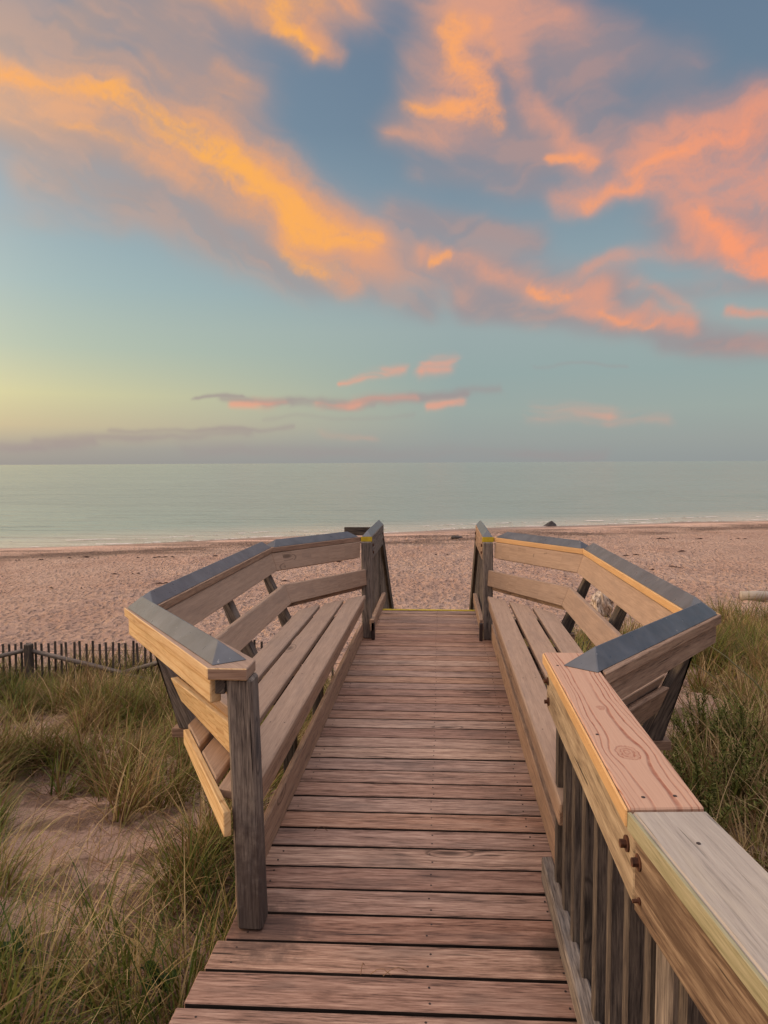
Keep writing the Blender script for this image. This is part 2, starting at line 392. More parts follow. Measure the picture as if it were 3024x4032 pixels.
# sand material
def sand_mat():
    m, t, b = new_mat('beach_sand')
    p = t.new('ShaderNodeNewGeometry').outputs['Position']; s = t.sep(p)
    lump = t.noise(t.mapping(p, scale=(11, 8.5, 0.01)), 1.0, 5, 0.62)
    big = t.noise(t.mapping(p, scale=(0.35, 0.22, 0.01)), 1.0, 3, 0.6)
    grain = t.noise(p, 180, 2, 0.6)
    col = t.mix(t.mapr(big, 0.35, 0.65), rgb(216, 178, 158), rgb(230, 196, 176))
    col = t.mix(t.mapr(grain, 0.3, 0.7, 0, 0.35), col, rgb(178, 138, 120))
    # line of wet sand and seaweed-dark shingle near the water (shore = 53.9 + 0.407 x)
    d = t.math('SUBTRACT', t.math('ADD', 53.9, t.math('MULTIPLY', s[0], 0.407)), s[1])
    w2 = t.noise(t.mapping(p, rot=(0, 0, -0.387), scale=(0.10, 0.35, 0.01)), 1.0, 4, 0.6)
    band = t.math('MULTIPLY', t.mapr(t.math('ADD', d, t.math('MULTIPLY', w2, -6.0)), 10.0, 5.0, 0, 1, True), t.mapr(w2, 0.44, 0.55, 0.2, 1, True))
    speck = t.mapr(t.noise(p, 9, 3, 0.7), 0.35, 0.6, 0.55, 1)
    col = t.mix(t.math('MULTIPLY', t.math('MULTIPLY', band, speck), 0.85), col, rgb(98, 80, 70))
    wet = t.mapr(t.math('ADD', d, t.math('MULTIPLY', w2, 2.0)), 3.4, 1.6, 0, 1, True)
    col = t.mix(t.math('MULTIPLY', wet, 0.65), col, rgb(132, 108, 94))
    # near dune: dead stalk litter, plus brown patches standing in for shade under grass
    th = t.noise(t.mapping(p, scale=(1.7, 1.7, 0.01)), 1.0, 4, 0.6)
    col = t.mix(t.math('MULTIPLY', t.math('MULTIPLY', t.mapr(th, 0.48, 0.58, 0, .75, True), t.mapr(grain, .25, .6, .6, 1)), nearm := t.mapr(s[1], 14.0, 11.0)), col, rgb(96, 72, 50))
    lit = t.noise(t.mapping(p, rot=(0, 0, 0.5), scale=(14, 90, 1)), 1.0, 3, 0.6)
    nearm = t.mapr(s[1], 14.0, 11.0)
    col = t.mix(t.math('MULTIPLY', t.mapr(lit, 0.62, 0.72, 0, 0.6), nearm), col, rgb(120, 90, 66))
    t.set(b.inputs['Base Color'], col)
    t.set(b.inputs['Roughness'], t.mapr(wet, 0, 1, 0.95, 0.35))
    b.inputs['Specular IOR Level'].default_value = 0.2
    vo = t.new('ShaderNodeTexVoronoi'); vo.feature = 'SMOOTH_F1'; vo.inputs['Smoothness'].default_value = 0.6; vo.inputs['Scale'].default_value = 1.0
    t.set(vo.inputs['Vector'], t.vmath('ADD', t.mapping(p, scale=(7.0, 5.0, 0.01)), t.vmath('SCALE', t.noise(p, 4.0, 2, .5, out='Color'), scale=1.2)))
    dim = t.mapr(vo.outputs['Distance'], 0.05, 0.6, 0, 1, True)
    farm = t.mapr(s[1], 12.0, 15.0)
    lump = t.math('ADD', t.math('MULTIPLY', lump, .7), t.math('MULTIPLY', t.math('MULTIPLY', dim, farm), .8))
    h = t.math('ADD', t.math('MULTIPLY', lump, t.mapr(d, 2, 8, 0.0, 1.0)), t.math('MULTIPLY', grain, 0.05))
    t.set(b.inputs['Normal'], t.bump(h, 1.0, 0.42))
    return m
xs = axis_pts([(-400, -120, 40), (-120, -40, 4), (-40, -12, 0.6), (-12, -5, 0.12), (-5, 5, 0.06), (5, 12, 0.12), (12, 40, 0.6), (40, 120, 4), (120, 400, 40)])
ysx = axis_pts([(-60, -10, 10), (-10, 1, 0.8), (1, 14, 0.06), (14, 22, 0.08), (22, 34, 0.14), (34, 60, 0.35), (60, 140, 2.5)])
tag(grid_mesh('sand', xs, ysx, ground, sand_mat()), 'pinkish beach and dune sand with footprints', None, None, 'structure')

# ------------------------------------------------------------------ sea
def sea_mat():
    m, t, b = new_mat('calm_sea')
    p = t.new('ShaderNodeNewGeometry').outputs['Position']; s = t.sep(p)
    d = t.math('SUBTRACT', s[1], t.math('ADD', 53.9, t.math('MULTIPLY', s[0], 0.407)))
    near = t.mapr(d, 0, 14, 0, 1, True)
    col = t.mix(near, rgb(186, 176, 156), rgb(136, 150, 138))
    t.set(b.inputs['Base Color'], col)
    b.inputs['Roughness'].default_value = 0.12
    b.inputs['IOR'].default_value = 1.33
    r = t.mapping(p, rot=(0, 0, -0.387), scale=(0.30, 1.3, 1))
    w1 = t.noise(r, 1.3, 4, 0.6)
    w2 = t.noise(t.mapping(p, rot=(0, 0, -0.387), scale=(0.05, 0.30, 1)), 1.0, 4, 0.6)
    w3 = t.noise(t.mapping(p, rot=(0, 0, -0.3), scale=(0.004, 0.02, 1)), 1.0, 3, 0.5)
    calm = t.mapr(w3, 0.4, 0.6, 0.5, 1.0)
    sw = t.noise(t.mapping(p, rot=(0, 0, -0.36), scale=(0.06, 0.75, 1)), 1.0, 3, 0.6)
    h = t.math('ADD', t.math('MULTIPLY', t.math('MULTIPLY', w1, 0.40), calm), t.math('MULTIPLY', w2, 1.0))
    h = t.math('ADD', h, t.math('MULTIPLY', t.mapr(sw, .56, .70, 0, 1, True), 0.7))
    t.set(b.inputs['Normal'], t.bump(h, 0.9, 0.4))
    return m
sx = np.array(sorted(set(np.round(np.concatenate([-np.geomspace(20, 45000, 24), np.linspace(-20, 20, 9), np.geomspace(20, 45000, 24)]), 3))))
sy = np.array([20, 30, 40, 50, 60, 80, 110, 160, 250, 400, 700, 1200, 2500, 5000, 10000, 20000, 45000.])
def sea_z(x, y): return np.full(x.shape, ZSEA)
tag(grid_mesh('sea', sx, sy, sea_z, sea_mat()), 'calm grey green sea reaching the horizon', None, None, 'structure')

# foam along the water's edge
def foam():
    m, t, b = new_mat('foam'); p = t.new('ShaderNodeNewGeometry').outputs['Position']
    b.inputs['Base Color'].default_value = rgb(226, 214, 206); b.inputs['Roughness'].default_value = 0.7
    nz = t.noise(t.mapping(p, scale=(0.6, 1.5, 1)), 1.0, 4, 0.65)
    t.set(b.inputs['Alpha'], t.mapr(nz, 0.47, 0.60, 0.0, 0.9))
    me = bpy.data.meshes.new('foam'); vs = []; fs = []
    for k, (off, wd, ph) in enumerate([(0.15, 0.55, 0.0), (3.2, 0.35, 2.0)]):
        X = np.arange(-45, 75, 0.4); b0 = len(vs)
        for i, x in enumerate(X):
            y = float(shore_y(x)) + off + 0.35 * math.sin(x * 0.5 + ph) + 0.2 * math.sin(x * 1.3)
            w = wd * (0.35 + 0.65 * float(vnoise(x * 0.3, 4.0 + k, 77)))
            z = ZSEA + 0.012 + (0.05 if k else 0)
            vs += [(x, y, z), (x, y + w * 0.5, z + 0.03), (x, y + w, z - 0.03)]
            if i:
                a = b0 + (i - 1) * 3
                fs += [(a, a + 3, a + 4, a + 1), (a + 1, a + 4, a + 5, a + 2)]
    me.from_pydata(vs, [], fs); me.materials.append(m)
    tag(link(bpy.data.objects.new('foam', me)), 'thin white foam along the water edge', 'foam', None, 'stuff')
foam()

# ------------------------------------------------------------------ boardwalk
XC = -0.128
bw = thing('boardwalk', (XC, 4.5, 0), 'reddish plank boardwalk running between the two benches to the stairs', 'boardwalk')
mb = MB()
y = -0.30; pitch = 0.1485; planks = []
k0 = (1.959 - y) / pitch; y = 1.959 - math.ceil(k0) * pitch
while y < 7.60:
    y1 = min(y + pitch, 7.625)
    gap = random.uniform(0.012, 0.017)
    j = random.uniform(-0.003, 0.003)
    ym = (y + y1) / 2
    sk = 0.028 * max(0, min(1, (7.2 - ym) / 4.0))
    if ym > 2.27:
        xl, xr = XC - 0.60, XC + 0.60
        if ym > 6.35: xl, xr = XC - 0.56, XC + 0.56
    else:
        xl = -0.742 - max(0, 2.27 - ym) * 0.095 + random.uniform(-0.004, 0.004); xr = 0.47 + max(0, 1.4 - ym) * 0.13
    xm = -0.3
    a = y + gap / 2 + j * 0.3; b_ = y1 - gap / 2 + j
    th = 0.038; dz = random.uniform(-0.0025, 0.0)
    ts = random.uniform(-0.002, 0.002)
    def P(x, yy): return (x, yy + sk * (x - xm))
    mb.hexa([P(xl, a) + (-th,), P(xr, a) + (-th,), P(xr, b_) + (-th,), P(xl, b_) + (-th,)],
            [P(xl, a) + (dz + ts,), P(xr, a) + (dz - ts,), P(xr, b_) + (dz - ts,), P(xl, b_) + (dz + ts,)], (1, sk, 0), 0.003)
    planks.append((ym, xl, xr, sk, dz))
    y = y1
# nail heads
for (ym, xl, xr, sk, dz) in planks:
    for nx in (xl + 0.07, -0.04, xr - 0.09):
        for dy in (-0.034, 0.034):
            x = nx + random.uniform(-0.008, 0.008)
            mb.disc((x, ym + dy + random.uniform(-.006, .006) + sk * (x + .3), dz - 0.001), (0, 0, 1), 0.0038, 0.0022, 7, 1)
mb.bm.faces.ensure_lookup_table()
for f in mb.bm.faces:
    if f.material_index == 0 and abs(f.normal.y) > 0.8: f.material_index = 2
mb.build('decking', [M['deck'], M['nail'], M['gap_shade']], bw)
MB().box(XC - 0.52, XC + 0.60, 7.628, 7.668, -0.075, 0.003, 'x').build('nosing', M['yellow'], bw)
for s_ in (-1, 1):
    MB().box(XC + s_ * 0.50 - 0.02, XC + s_ * 0.50 + 0.02, -0.2, 7.62, -0.23, -0.042).build('joist', M['darkgrey'], bw)
for (yy, ) in ((2.9,), (5.0,), (7.3,), (0.9,)):
    for s_ in (-1, 1):
        zb = float(ground(XC + s_ * 0.5, yy)) - 0.3
        MB().box(XC + s_ * 0.43 - 0.045, XC + s_ * 0.43 + 0.045, yy - 0.045, yy + 0.045, zb, -0.042, 'z').build('pile', M['darkgrey'], bw)
# kerb board lying along the near right edge
MB().hexa([(0.382, 2.65, 0.004), (0.424, 2.655, 0.004), (0.47, 0.2, 0.004), (0.40, 0.2, 0.004)],
          [(0.382, 2.65, 0.10), (0.424, 2.655, 0.10), (0.44, 0.2, 0.10), (0.37, 0.2, 0.10)], (0, 1, 0), 0.006).build('kerb_board', M['grey'], bw)

# ------------------------------------------------------------------ benches
def bench(s, label):
    root = thing('bench', (XC + s * 0.8, 4.4, 0), label, 'bench', 'built-in benches facing each other across the boardwalk')
    W = lambda x, y, z=None: (XC + s * x, y) if z is None else (XC + s * x, y, z)
    lit_side = s > 0
    # --- seat boards
    def yfar(x): return 6.10 - (x - 0.53) * 1.333
    def ynear(x): return 2.39 + (x - 0.65) * 1.78
    for i, (a, b_) in enumerate(((0.528, 0.666), (0.692, 0.830), (0.856, 0.990))):
        if i == 0:
            pts = [W(a, 2.36), W(b_, 2.40), W(b_, yfar(b_)), W(a, yfar(a))]
        else:
            yb = yfar(b_) if i < 2 else 5.50
            pts = [W(a, ynear(a)), W(b_, ynear(b_)), W(b_, yb), W(a, yfar(a))]
        if i == 2:
            pts = [W(a, ynear(a)), W(b_, ynear(b_)), W(b_, 5.42), W(b_ - 0.03, 5.50), W(a, yfar(a))]
        MB().poly(pts, 0.412, 0.45, (0, 1, 0), 0.006).build('seat_board', M['bench'], root)
    MB().poly([W(0.535, 2.42), W(0.573, 2.42), W(0.573, 6.06), W(0.535, 6.06)], 0.340, 0.410, (0, 1, 0), 0.004).build('apron', M['brown'], root)
    MB().poly([W(0.578, 2.39), W(0.606, 2.39), W(0.606, 6.345), W(0.578, 6.345)], 0.002, 0.150, (0, 1, 0), 0.004).build('skirt_board', M['brown'], root)
    # fascia below the near seat ends
    dn = Vector((0.149, 0.265)).normalized(); nn = Vector((dn.y, -dn.x)) * 0.035
    for (x0, x1, tag_) in ((0.565, 0.965, 0),):
        y0, y1 = ynear(x0) + 0.01, ynear(x1) + 0.01
        ox, oy = dn.y, -dn.x
        q = [(x0 + ox * .003, y0 - .01 + oy * .003), (x1 + ox * .003, y1 - .01 + oy * .003), (x1 + ox * .028, y1 - .01 + oy * .028), (x0 + ox * .028, y0 - .01 + oy * .028)]
        MB().hexa([W(a_, b2, .362 + (.022 if k_ in (1, 2) else 0)) for k_, (a_, b2) in enumerate(q)], [W(a_, b2, .447) for a_, b2 in q], (s * dn.x, dn.y, 0), 0.003).build('fascia', M['pale'], root)
    for yy in (3.02, 3.75, 4.55, 5.35):
        MB().poly([W(0.575, yy), W(0.97, yy), W(0.97, yy + .038), W(0.575, yy + .038)], 0.275, 0.409, (1, 0, 0)).build('seat_joist', M['darkgrey'], root)
    for yy in (3.02, 3.75, 4.55, 5.35):
        for xx in (0.565, 0.63, 0.725, 0.795, 0.89, 0.955):
            MB().disc(W(xx, yy + .019 + random.uniform(-.006, .006), 0.4495), (0, 0, 1), 0.0035, 0.001, 7).build('screw', M['nail'], root)
    # --- cantilever beams and leaning posts
    lean = 0.46
    for yy in (3.40, 4.45, 5.50):
        MB().poly([W(0.62, yy - .045), W(1.15 + (.06 if yy < 3.5 else 0), yy - .045), W(1.15 + (.06 if yy < 3.5 else 0), yy + .02), W(0.62, yy + .02)], 0.24, 0.285, (1, 0, 0)).build('beam', M['brown'], root)
        zt = 0.882; zb = 0.287
        xi = lambda z: (1.085 if yy < 3.5 else 1.035) + (z - 0.30) * lean
        w = 0.092
        MB().hexa([W(xi(zb), yy - .045, zb), W(xi(zb) + w, yy - .045, zb), W(xi(zb) + w, yy + .045, zb), W(xi(zb), yy + .045, zb)],
                  [W(xi(zt), yy - .045, zt), W(min(1.345, xi(zt) + w), yy - .045, zt), W(min(1.345, xi(zt) + w), yy + .045, zt), W(xi(zt), yy + .045, zt)], (s * lean, 0, 1), 0.006).build('slanted_post', M['darkgrey'] if s > 0 else M['grey'], root)
        zg = float(ground(XC + s * 0.9, yy)) - 0.3
        MB().poly([W(0.82, yy + .002), W(0.90, yy + .002), W(0.90, yy + .08), W(0.82, yy + .08)], zg, 0.27, (0, 0, 1)).build('support_post', M['darkgrey'], root)
    # --- back boards, three runs on two levels (section: inner-low, inner-high, outer-high, outer-low)
    YM = 4.375
    def ring(x_c, y_c, x_q, y_q, yp): # points P(near) A B Q(far)
        return [(x_q, yp), (x_c, 2 * YM - y_c), (x_c, y_c), (x_q, y_q)]
    def level(zlo, rlo, zhi, rhi, t, mat, name, runs=(0, 1, 2), out=0.0, dz=0.0, bev=0.004):
        for k in runs:
            if k == 1: dd = (0, 1, 0)
            elif k == 0: dd = (s * (rlo[1][0] - rlo[0][0]), rlo[1][1] - rlo[0][1], 0)
            else: dd = (s * (rlo[3][0] - rlo[2][0]), rlo[3][1] - rlo[2][1], 0)
            def off(r, i, o):
                x, y = r[i]
                # outward offset: along the mitre at corners, along the run normal at posts
                if i in (1, 2): return (x + o, y + (o * 0.32 if i == 2 else -o * 0.32))
                nrm = (0.80, 0.60 if i == 3 else -0.60)
                return (x + o * nrm[0], y + o * nrm[1])
            def sec(i):
                a0 = off(rlo, i, out); a1 = off(rhi, i, out); b1 = off(rhi, i, out + t); b0 = off(rlo, i, out + t)
                return [W(*a0, zlo + dz), W(*a1, zhi + dz), W(*b1, zhi + dz), W(*b0, zlo + dz)]
            s0, s1 = sec(k), sec(k + 1); ns = 10 if k != 1 else 2
            secs = [[tuple(Vector(p) * (1 - i / ns) + Vector(q) * (i / ns)) for p, q in zip(s0, s1)] for i in range(ns + 1)]
            MB().loft(secs, dd, bev).build(name, mat, root)
    r_top = ring(1.222, 5.545, 0.602, 6.372, 2.46); r_ul = ring(1.172, 5.525, 0.600, 6.345, 2.49)
    r_mt = ring(1.108, 5.50, 0.548, 6.345, 2.53); r_ml = ring(1.050, 5.48, 0.540, 6.345, 2.55)
    level(0.745, r_ul, 0.884, r_top, 0.030, M['bench'], 'back_board')
    level(0.495, r_ml, 0.636, r_mt, 0.030, M['bench'], 'back_board')
    # structural rails behind the boards on the slanting runs
    rm = M['pale'] if s < 0 else M['brown']  # left rails pale, right rails brown: lit and dim sides put into colour
    dq = Vector((.605, .797)); nq = Vector((.797, -.605))
    def vrail(p, q, z0, z1, name='back_rail', th=.038, tilt=0.0):
        p = Vector(p); q = Vector(q); n2 = Vector(((q - p).y, -(q - p).x)).normalized() * -th
        secs = []
        for i in range(11):
            f = i / 10; c_ = p.lerp(q, f); sh = n2.normalized() * (tilt * f); up = (z1 - z0) * (1 - (0.10 if tilt else 0) * f)
            secs.append([W(*(c_ + sh), z1 - up), W(*c_, z1), W(*(c_ + n2), z1), W(*(c_ + sh + n2), z1 - up)])
        MB().loft(secs, (s * (q - p).x, (q - p).y, 0), .004).build(name, rm, root)
    vrail((.640, 2.27), (1.335, 3.185), .800, .8855)
    vrail((.566, 2.483), (1.150, 3.209), .452, .590, tilt=.05)
    level(0.735, r_ul, 0.882, r_top, 0.038, M['brown'], 'back_rail', (2,), 0.036)
    level(0.475, r_ml, 0.610, r_mt, 0.038, M['brown'], 'back_rail', (2,), 0.042, -0.02)
    # --- rail caps
    zc0, zc1 = 0.8865, 0.9265
    Ao = (1.357, 3.19); Ai = (1.217, 3.242); Bo = (1.357, 5.592); Bi = (1.217, 5.545)
    capm = M['sunlit_edge'] if lit_side else M['brown']  # right caps tinted warm: sunset on left-facing edges put into the colour
    if s < 0: capA = [W(0.642, 2.248), W(0.508, 2.248), W(0.508, 2.36), W(*Ai), W(*Ao)]
    else: capA = [W(0.648, 2.262), W(0.648, 2.50), W(*Ai), W(*Ao)]
    mb_ = MB().poly(capA, zc0, zc1, (s * .612, .79, 0))
    if s < 0:
        for f in mb_.bm.faces:
            if f.normal.z > .9 or f.normal.x > .6: f.material_index = 1
            elif f.normal.y < -.9: f.material_index = 2  # front of the same board browned, its unlit side painted in
    mb_.build('rail_cap', [M['pale'] if s < 0 else M['brown'], M['bench'], M['brown']], root)
    MB().poly([W(Ai[0], Ai[1] + .001), W(Ao[0], Ao[1] + .001), W(Bo[0], Bo[1] - .001), W(Bi[0], Bi[1] - .001)], zc0, zc1, (0, 1, 0)).build('rail_cap', capm, root)
    MB().poly([W(*Bi), W(*Bo), W(0.70, 6.46), W(0.600, 6.46), W(0.600, 6.395)], zc0, zc1, (-s * .62, .79, 0)).build('rail_cap', capm, root)
    # --- slate ridges: triangular prisms with hipped ends
    def ridge(p0, p1, hip0=0.085, hip1=0.085, w=0.124, h=0.055, z=zc1 + 0.001, name='ridge_cap'):
        a = Vector(p0); b2 = Vector(p1); d = (b2 - a).normalized(); n = Vector((d.y, -d.x)) * (w / 2)
        t = bmesh.new(); v = t.verts.new
        A0 = v((a.x + n.x, a.y + n.y, z)); A1 = v((a.x - n.x, a.y - n.y, z)); B0 = v((b2.x + n.x, b2.y + n.y, z)); B1 = v((b2.x - n.x, b2.y - n.y, z))
        R0 = v((a.x + d.x * hip0, a.y + d.y * hip0, z + h)); R1 = v((b2.x - d.x * hip1, b2.y - d.y * hip1, z + h))
        for f in ((A0, A1, B1, B0), (A0, B0, R1, R0), (A1, R0, R1, B1), (A0, R0, A1), (B0, B1, R1)): t.faces.new(f)
        m_ = MB(); m_._add(t, (d.x, d.y, 0), 0.0025); return m_
    c = lambda p, q, f=.5: ((p[0] * (1 - f) + q[0] * f), (p[1] * (1 - f) + q[1] * f))
    mA = c(Ao, Ai); mB = c(Bo, Bi)
    e0 = (0.566, 2.29) if s < 0 else (0.56, 2.285)
    g = Vector((mA[0] - e0[0], mA[1] - e0[1])).normalized()
    ridge(W(e0[0] + g.x * .03, e0[1] + g.y * .03), W(mA[0] + g.x * 0.005, mA[1] + g.y * 0.005), 0.105, 0.03).build('ridge_cap', M['slate'], root)
    ridge(W(mA[0], mA[1] - 0.0), W(mB[0], mB[1] - 0.01), 0.11, 0.06).build('ridge_cap', M['slate'], root)
    g2 = Vector((0.62 - mB[0], 6.50 - mB[1])).normalized()
    ridge(W(mB[0] + g2.x * .05, mB[1] + g2.y * .05), W(0.665, 6.425), 0.07, 0.09).build('ridge_cap', M['slate'], root)
    # --- end posts
    def post(xa, xb, ya, yb, zb, zt, dx=0, dy=0, mat=M['grey']):
        MB().hexa([W(xa, ya, zb), W(xb, ya, zb), W(xb, yb, zb), W(xa, yb, zb)],
                  [W(xa + dx, ya + dy, zt), W(xb + dx, ya + dy, zt), W(xb + dx, yb + dy, zt), W(xa + dx, yb + dy, zt)], (0, 0, 1), 0.008).build('post', mat, root)
    if s < 0:
        post(0.482, 0.570, 2.285, 2.375, 0.001, 0.8855, 0.015, -0.022)
        # short block of board between post and cap
        MB().poly([W(0.588, 2.262), W(0.622, 2.262), W(0.622, 2.36), W(0.588, 2.36)], 0.835, 0.8860, (0, 1, 0)).build('cleat', M['darkgrey'], root)
    post(0.503, 0.592, 6.350, 6.440, 0.001, 0.8855, 0, 0)
    return root
bench(-1, 'built-in bench left of the boardwalk whose near end meets a square grey post')
bench(1, 'built-in bench right of the boardwalk whose near end meets the red pine handrail')

# ------------------------------------------------------------------ stairs and stair railings
st = thing('beach_stairs', (XC, 9.3, -1.3), 'wooden stairs going down from the yellow deck edge to the sand', 'stairs')
nst = 13; rise = 0.19; run = 0.265
for k in range(nst):
    ya = 7.672 + k * run; z = -rise * (k + 1)
    MB().box(XC - 0.46, XC + 0.46, ya, ya + run + 0.02, z - 0.038, z, 'x').build('tread', M['brown'], st)
for s_ in (-1, 1):
    x = XC + s_ * 0.482
    ye = 7.672 + nst * run
    MB().hexa([(x - .019, 7.69, -.34), (x + .019, 7.69, -.34), (x + .019, 7.69, -.09), (x - .019, 7.69, -.09)],
              [(x - .019, ye, -.28 - rise * nst), (x + .019, ye, -.28 - rise * nst), (x + .019, ye, -.05 - rise * nst), (x - .019, ye, -.05 - rise * nst)], (0, run, -rise)).build('stringer', M['darkgrey'], st)

def stair_rail(s, label):
    root = thing('stair_railing', (XC + s * 0.54, 7.6, 0), label, 'railing', 'railings at the head of the stairs')
    W = lambda x, y, z: (XC + s * x, y, z)
    def bx(x0, x1, y0, y1, z0, z1, name, mat, ax='y', bev=0.003):
        MB().box(XC + s * x0, XC + s * x1, y0, y1, z0, z1, ax, bev).build(name, mat, root)
    yend = 7.72 if s < 0 else 7.66
    cm = M['grey'] if s < 0 else M['brown']
    o = MB().box(XC + s * 0.498, XC + s * 0.596, 6.392, yend, 0.8870, 0.9275).build('rail_cap', cm, root)
    MB().box(XC + s * 0.496, XC + s * 0.598, 6.384, 6.391, 0.886, 0.929, 'x', 0.001).build('yellow_end', M['yellow'], root)
    bx(0.500, 0.530, 6.445, yend + .02, 0.715, 0.8860, 'side_rail', M['brown'] if s > 0 else M['grey'])
    # ridge on the cap
    z = 0.929; w = 0.045; xm = XC + s * 0.547; t = bmesh.new(); v = t.verts.new
    A0, A1, B0, B1 = v((xm - w, 6.40, z)), v((xm + w, 6.40, z)), v((xm - w, yend, z)), v((xm + w, yend, z))
    R0, R1 = v((xm, 6.49, z + .052)), v((xm, yend - .02, z + .052))
    for f in ((A0, A1, B1, B0), (A0, B0, R1, R0), (A1, R0, R1, B1), (A0, R0, A1), (B0, B1, R1)): t.faces.new(f)
    m_ = MB(); m_._add(t, (0, 1, 0), 0.002); m_.build('ridge_cap', M['slate'], root)
    bx(0.475, 0.513, 6.30 if s < 0 else 6.35, 7.66, 0.085, 0.185, 'bottom_rail', M['brown'])
    bx(0.470, 0.500, 6.30, 6.342, 0.003, 0.16, 'rail_block', M['nail'], 'z')
    yb = 6.55
    while yb < 7.5:
        bx(0.534, 0.572, yb, yb + .038, -0.12, 0.884, 'baluster', M['grey'], 'z'); yb += 0.125
    bx(0.534, 0.622, 7.575, 7.66, -0.2, 0.8855, 'post', M['darkgrey'], 'z', 0.006)
    # sloping handrail down the stairs
    y0, z0 = 7.68, 0.86; L = 3.25; y1, z1 = y0 + L, z0 - L * rise / run
    def slope(dzz, h, x0, x1, name, mat):
        MB().hexa([W(x0, y0, z0 + dzz - h), W(x1, y0, z0 + dzz - h), W(x1, y0, z0 + dzz), W(x0, y0, z0 + dzz)],
                  [W(x0, y1, z1 + dzz - h), W(x1, y1, z1 + dzz - h), W(x1, y1, z1 + dzz), W(x0, y1, z1 + dzz)], (0, run, -rise)).build(name, mat, root)
    slope(0.0, 0.04, 0.498, 0.60, 'sloping_rail', M['darkgrey'])
    slope(-0.05, 0.12, 0.500, 0.530, 'sloping_rail', M['darkgrey'])
    yy = 7.8
    while yy < y1 - 0.1:
        zt = z0 - (yy - y0) * rise / run - 0.06
        bx(0.534, 0.572, yy, yy + .038, zt - 0.95, zt, 'baluster', M['grey'], 'z'); yy += 0.16
    zt = z0 - (y1 - y0) * rise / run
    bx(0.534, 0.622, y1 - 0.15, y1 - 0.06, -2.9, zt + .02, 'post', M['darkgrey'], 'z', 0.006)
    if s < 0:
        MB().box(-1.045, -0.7285, 7.60, 7.64, 0.815, 0.905, 'x').build('rail_cap', M['darkgrey'], root)
    for yy, zz in ((6.48, 0.845), (6.50, 0.775), (7.60, 0.845), (7.62, 0.775)):
        MB().disc((XC + s * 0.4998, yy, zz), (-s, 0, 0), 0.014, 0.01).build('bolt', M['rust'], root)
stair_rail(-1, 'grey wooden railing at the far end of the left bench with yellow-painted cap end')
stair_rail(1, 'brown wooden railing at the far end of the right bench with yellow-painted cap end')

# ------------------------------------------------------------------ near right handrail
hr = thing('handrail', (0.45, 1.8, 0), 'near handrail with red pine cap, greyed cap board and rusty bolts at lower right', 'handrail')
ks = math.tan(math.radians(7.2)); YK = 1.367
MB().poly([(0.365, 2.515), (0.365, YK + .004), (0.512, YK + .019), (0.512, 2.515)], 0.8868, 0.9265, (0, 1, 0), 0.003).build('rail_cap', M['redpine'], hr)
# golden strip added to cap side has sunlight in its colour; mossy one stained
MB().box(0.358, 0.3645, YK + .004, 2.51, 0.8872, 0.9245).build('edge_strip', M['sunlit_edge'], hr)
def kx(x, y): return x + (YK - y) * ks
yn = 0.25
MB().poly([(0.369, YK), (kx(0.369, yn), yn), (kx(0.514, yn), yn), (0.514, YK + .012)], 0.8850, 0.9235, (-ks, 1, 0), 0.004).build('rail_cap', M['greypale'], hr)
MB().poly([(0.3605, YK), (0.3680, YK), (kx(0.3680, yn), yn), (kx(0.3605, yn), yn)], 0.8860, 0.9215, (-ks, 1, 0), 0.001).build('edge_strip', M['mossy'], hr)
MB().poly([(0.369, YK - .02), (0.407, YK - .02), (0.407, 2.47), (0.369, 2.47)], 0.745, 0.8858, (0, 1, 0), 0.004).build('side_rail', M['tanrail'], hr)
MB().poly([(0.369, YK - .024), (kx(0.369, yn), yn), (kx(0.407, yn), yn), (0.407, YK - .024)], 0.740, 0.8838, (-ks, 1, 0), 0.004).build('side_rail', M['darkrail'], hr)
yb = 2.50
while yb > 0.4:
    xo = 0.410 if yb > YK else kx(0.410, yb)
    MB().box(xo, xo + .040, yb - .02, yb + .02, -0.16, 0.884, 'z').build('baluster', M['darkgrey'], hr); yb -= 0.158
MB().box(0.412, 0.50, 1.255, 1.345, -0.4, 0.883, 'z', 0.006).build('post', M['grey'], hr)
MB().box(0.452, 0.54, 2.36, 2.45, -0.5, 0.884, 'z', 0.006).build('post', M['grey'], hr)
MB().box(0.452, 0.49, 0.3, 2.5, 0.02, 0.10, 'y').build('bottom_rail', M['darkgrey'], hr)
def bolt(x, y, z, r=0.016):
    b_ = MB().disc((x, y, z), (-1, -0.05, 0), r, 0.004, 14).build('bolt', M['rust'], hr)
    MB().disc((x - 0.004, y, z), (-1, -0.05, 0), r * 0.55, 0.011, 6).build('bolt_head', M['rust'], b_)
bolt(0.3685, 1.392, 0.845); bolt(kx(0.3685, 1.325), 1.325, 0.845)
bolt(kx(0.3685, 1.325), 1.315, 0.775, 0.007)
bolt(0.3685, 2.44, 0.845, 0.014); bolt(0.3685, 2.42, 0.780, 0.014)
for (x, y, z) in ((0.455, 1.255, .9235), (0.545, 1.10, .9235), (0.405, 1.42, .9265), (0.47, 1.43, .9265), (0.385, 1.75, .9265), (0.385, 2.35, .9265)):
    MB().disc((x, y, z), (0, 0, 1), 0.004, 0.0012, 9).build('nail', M['nail'], hr)

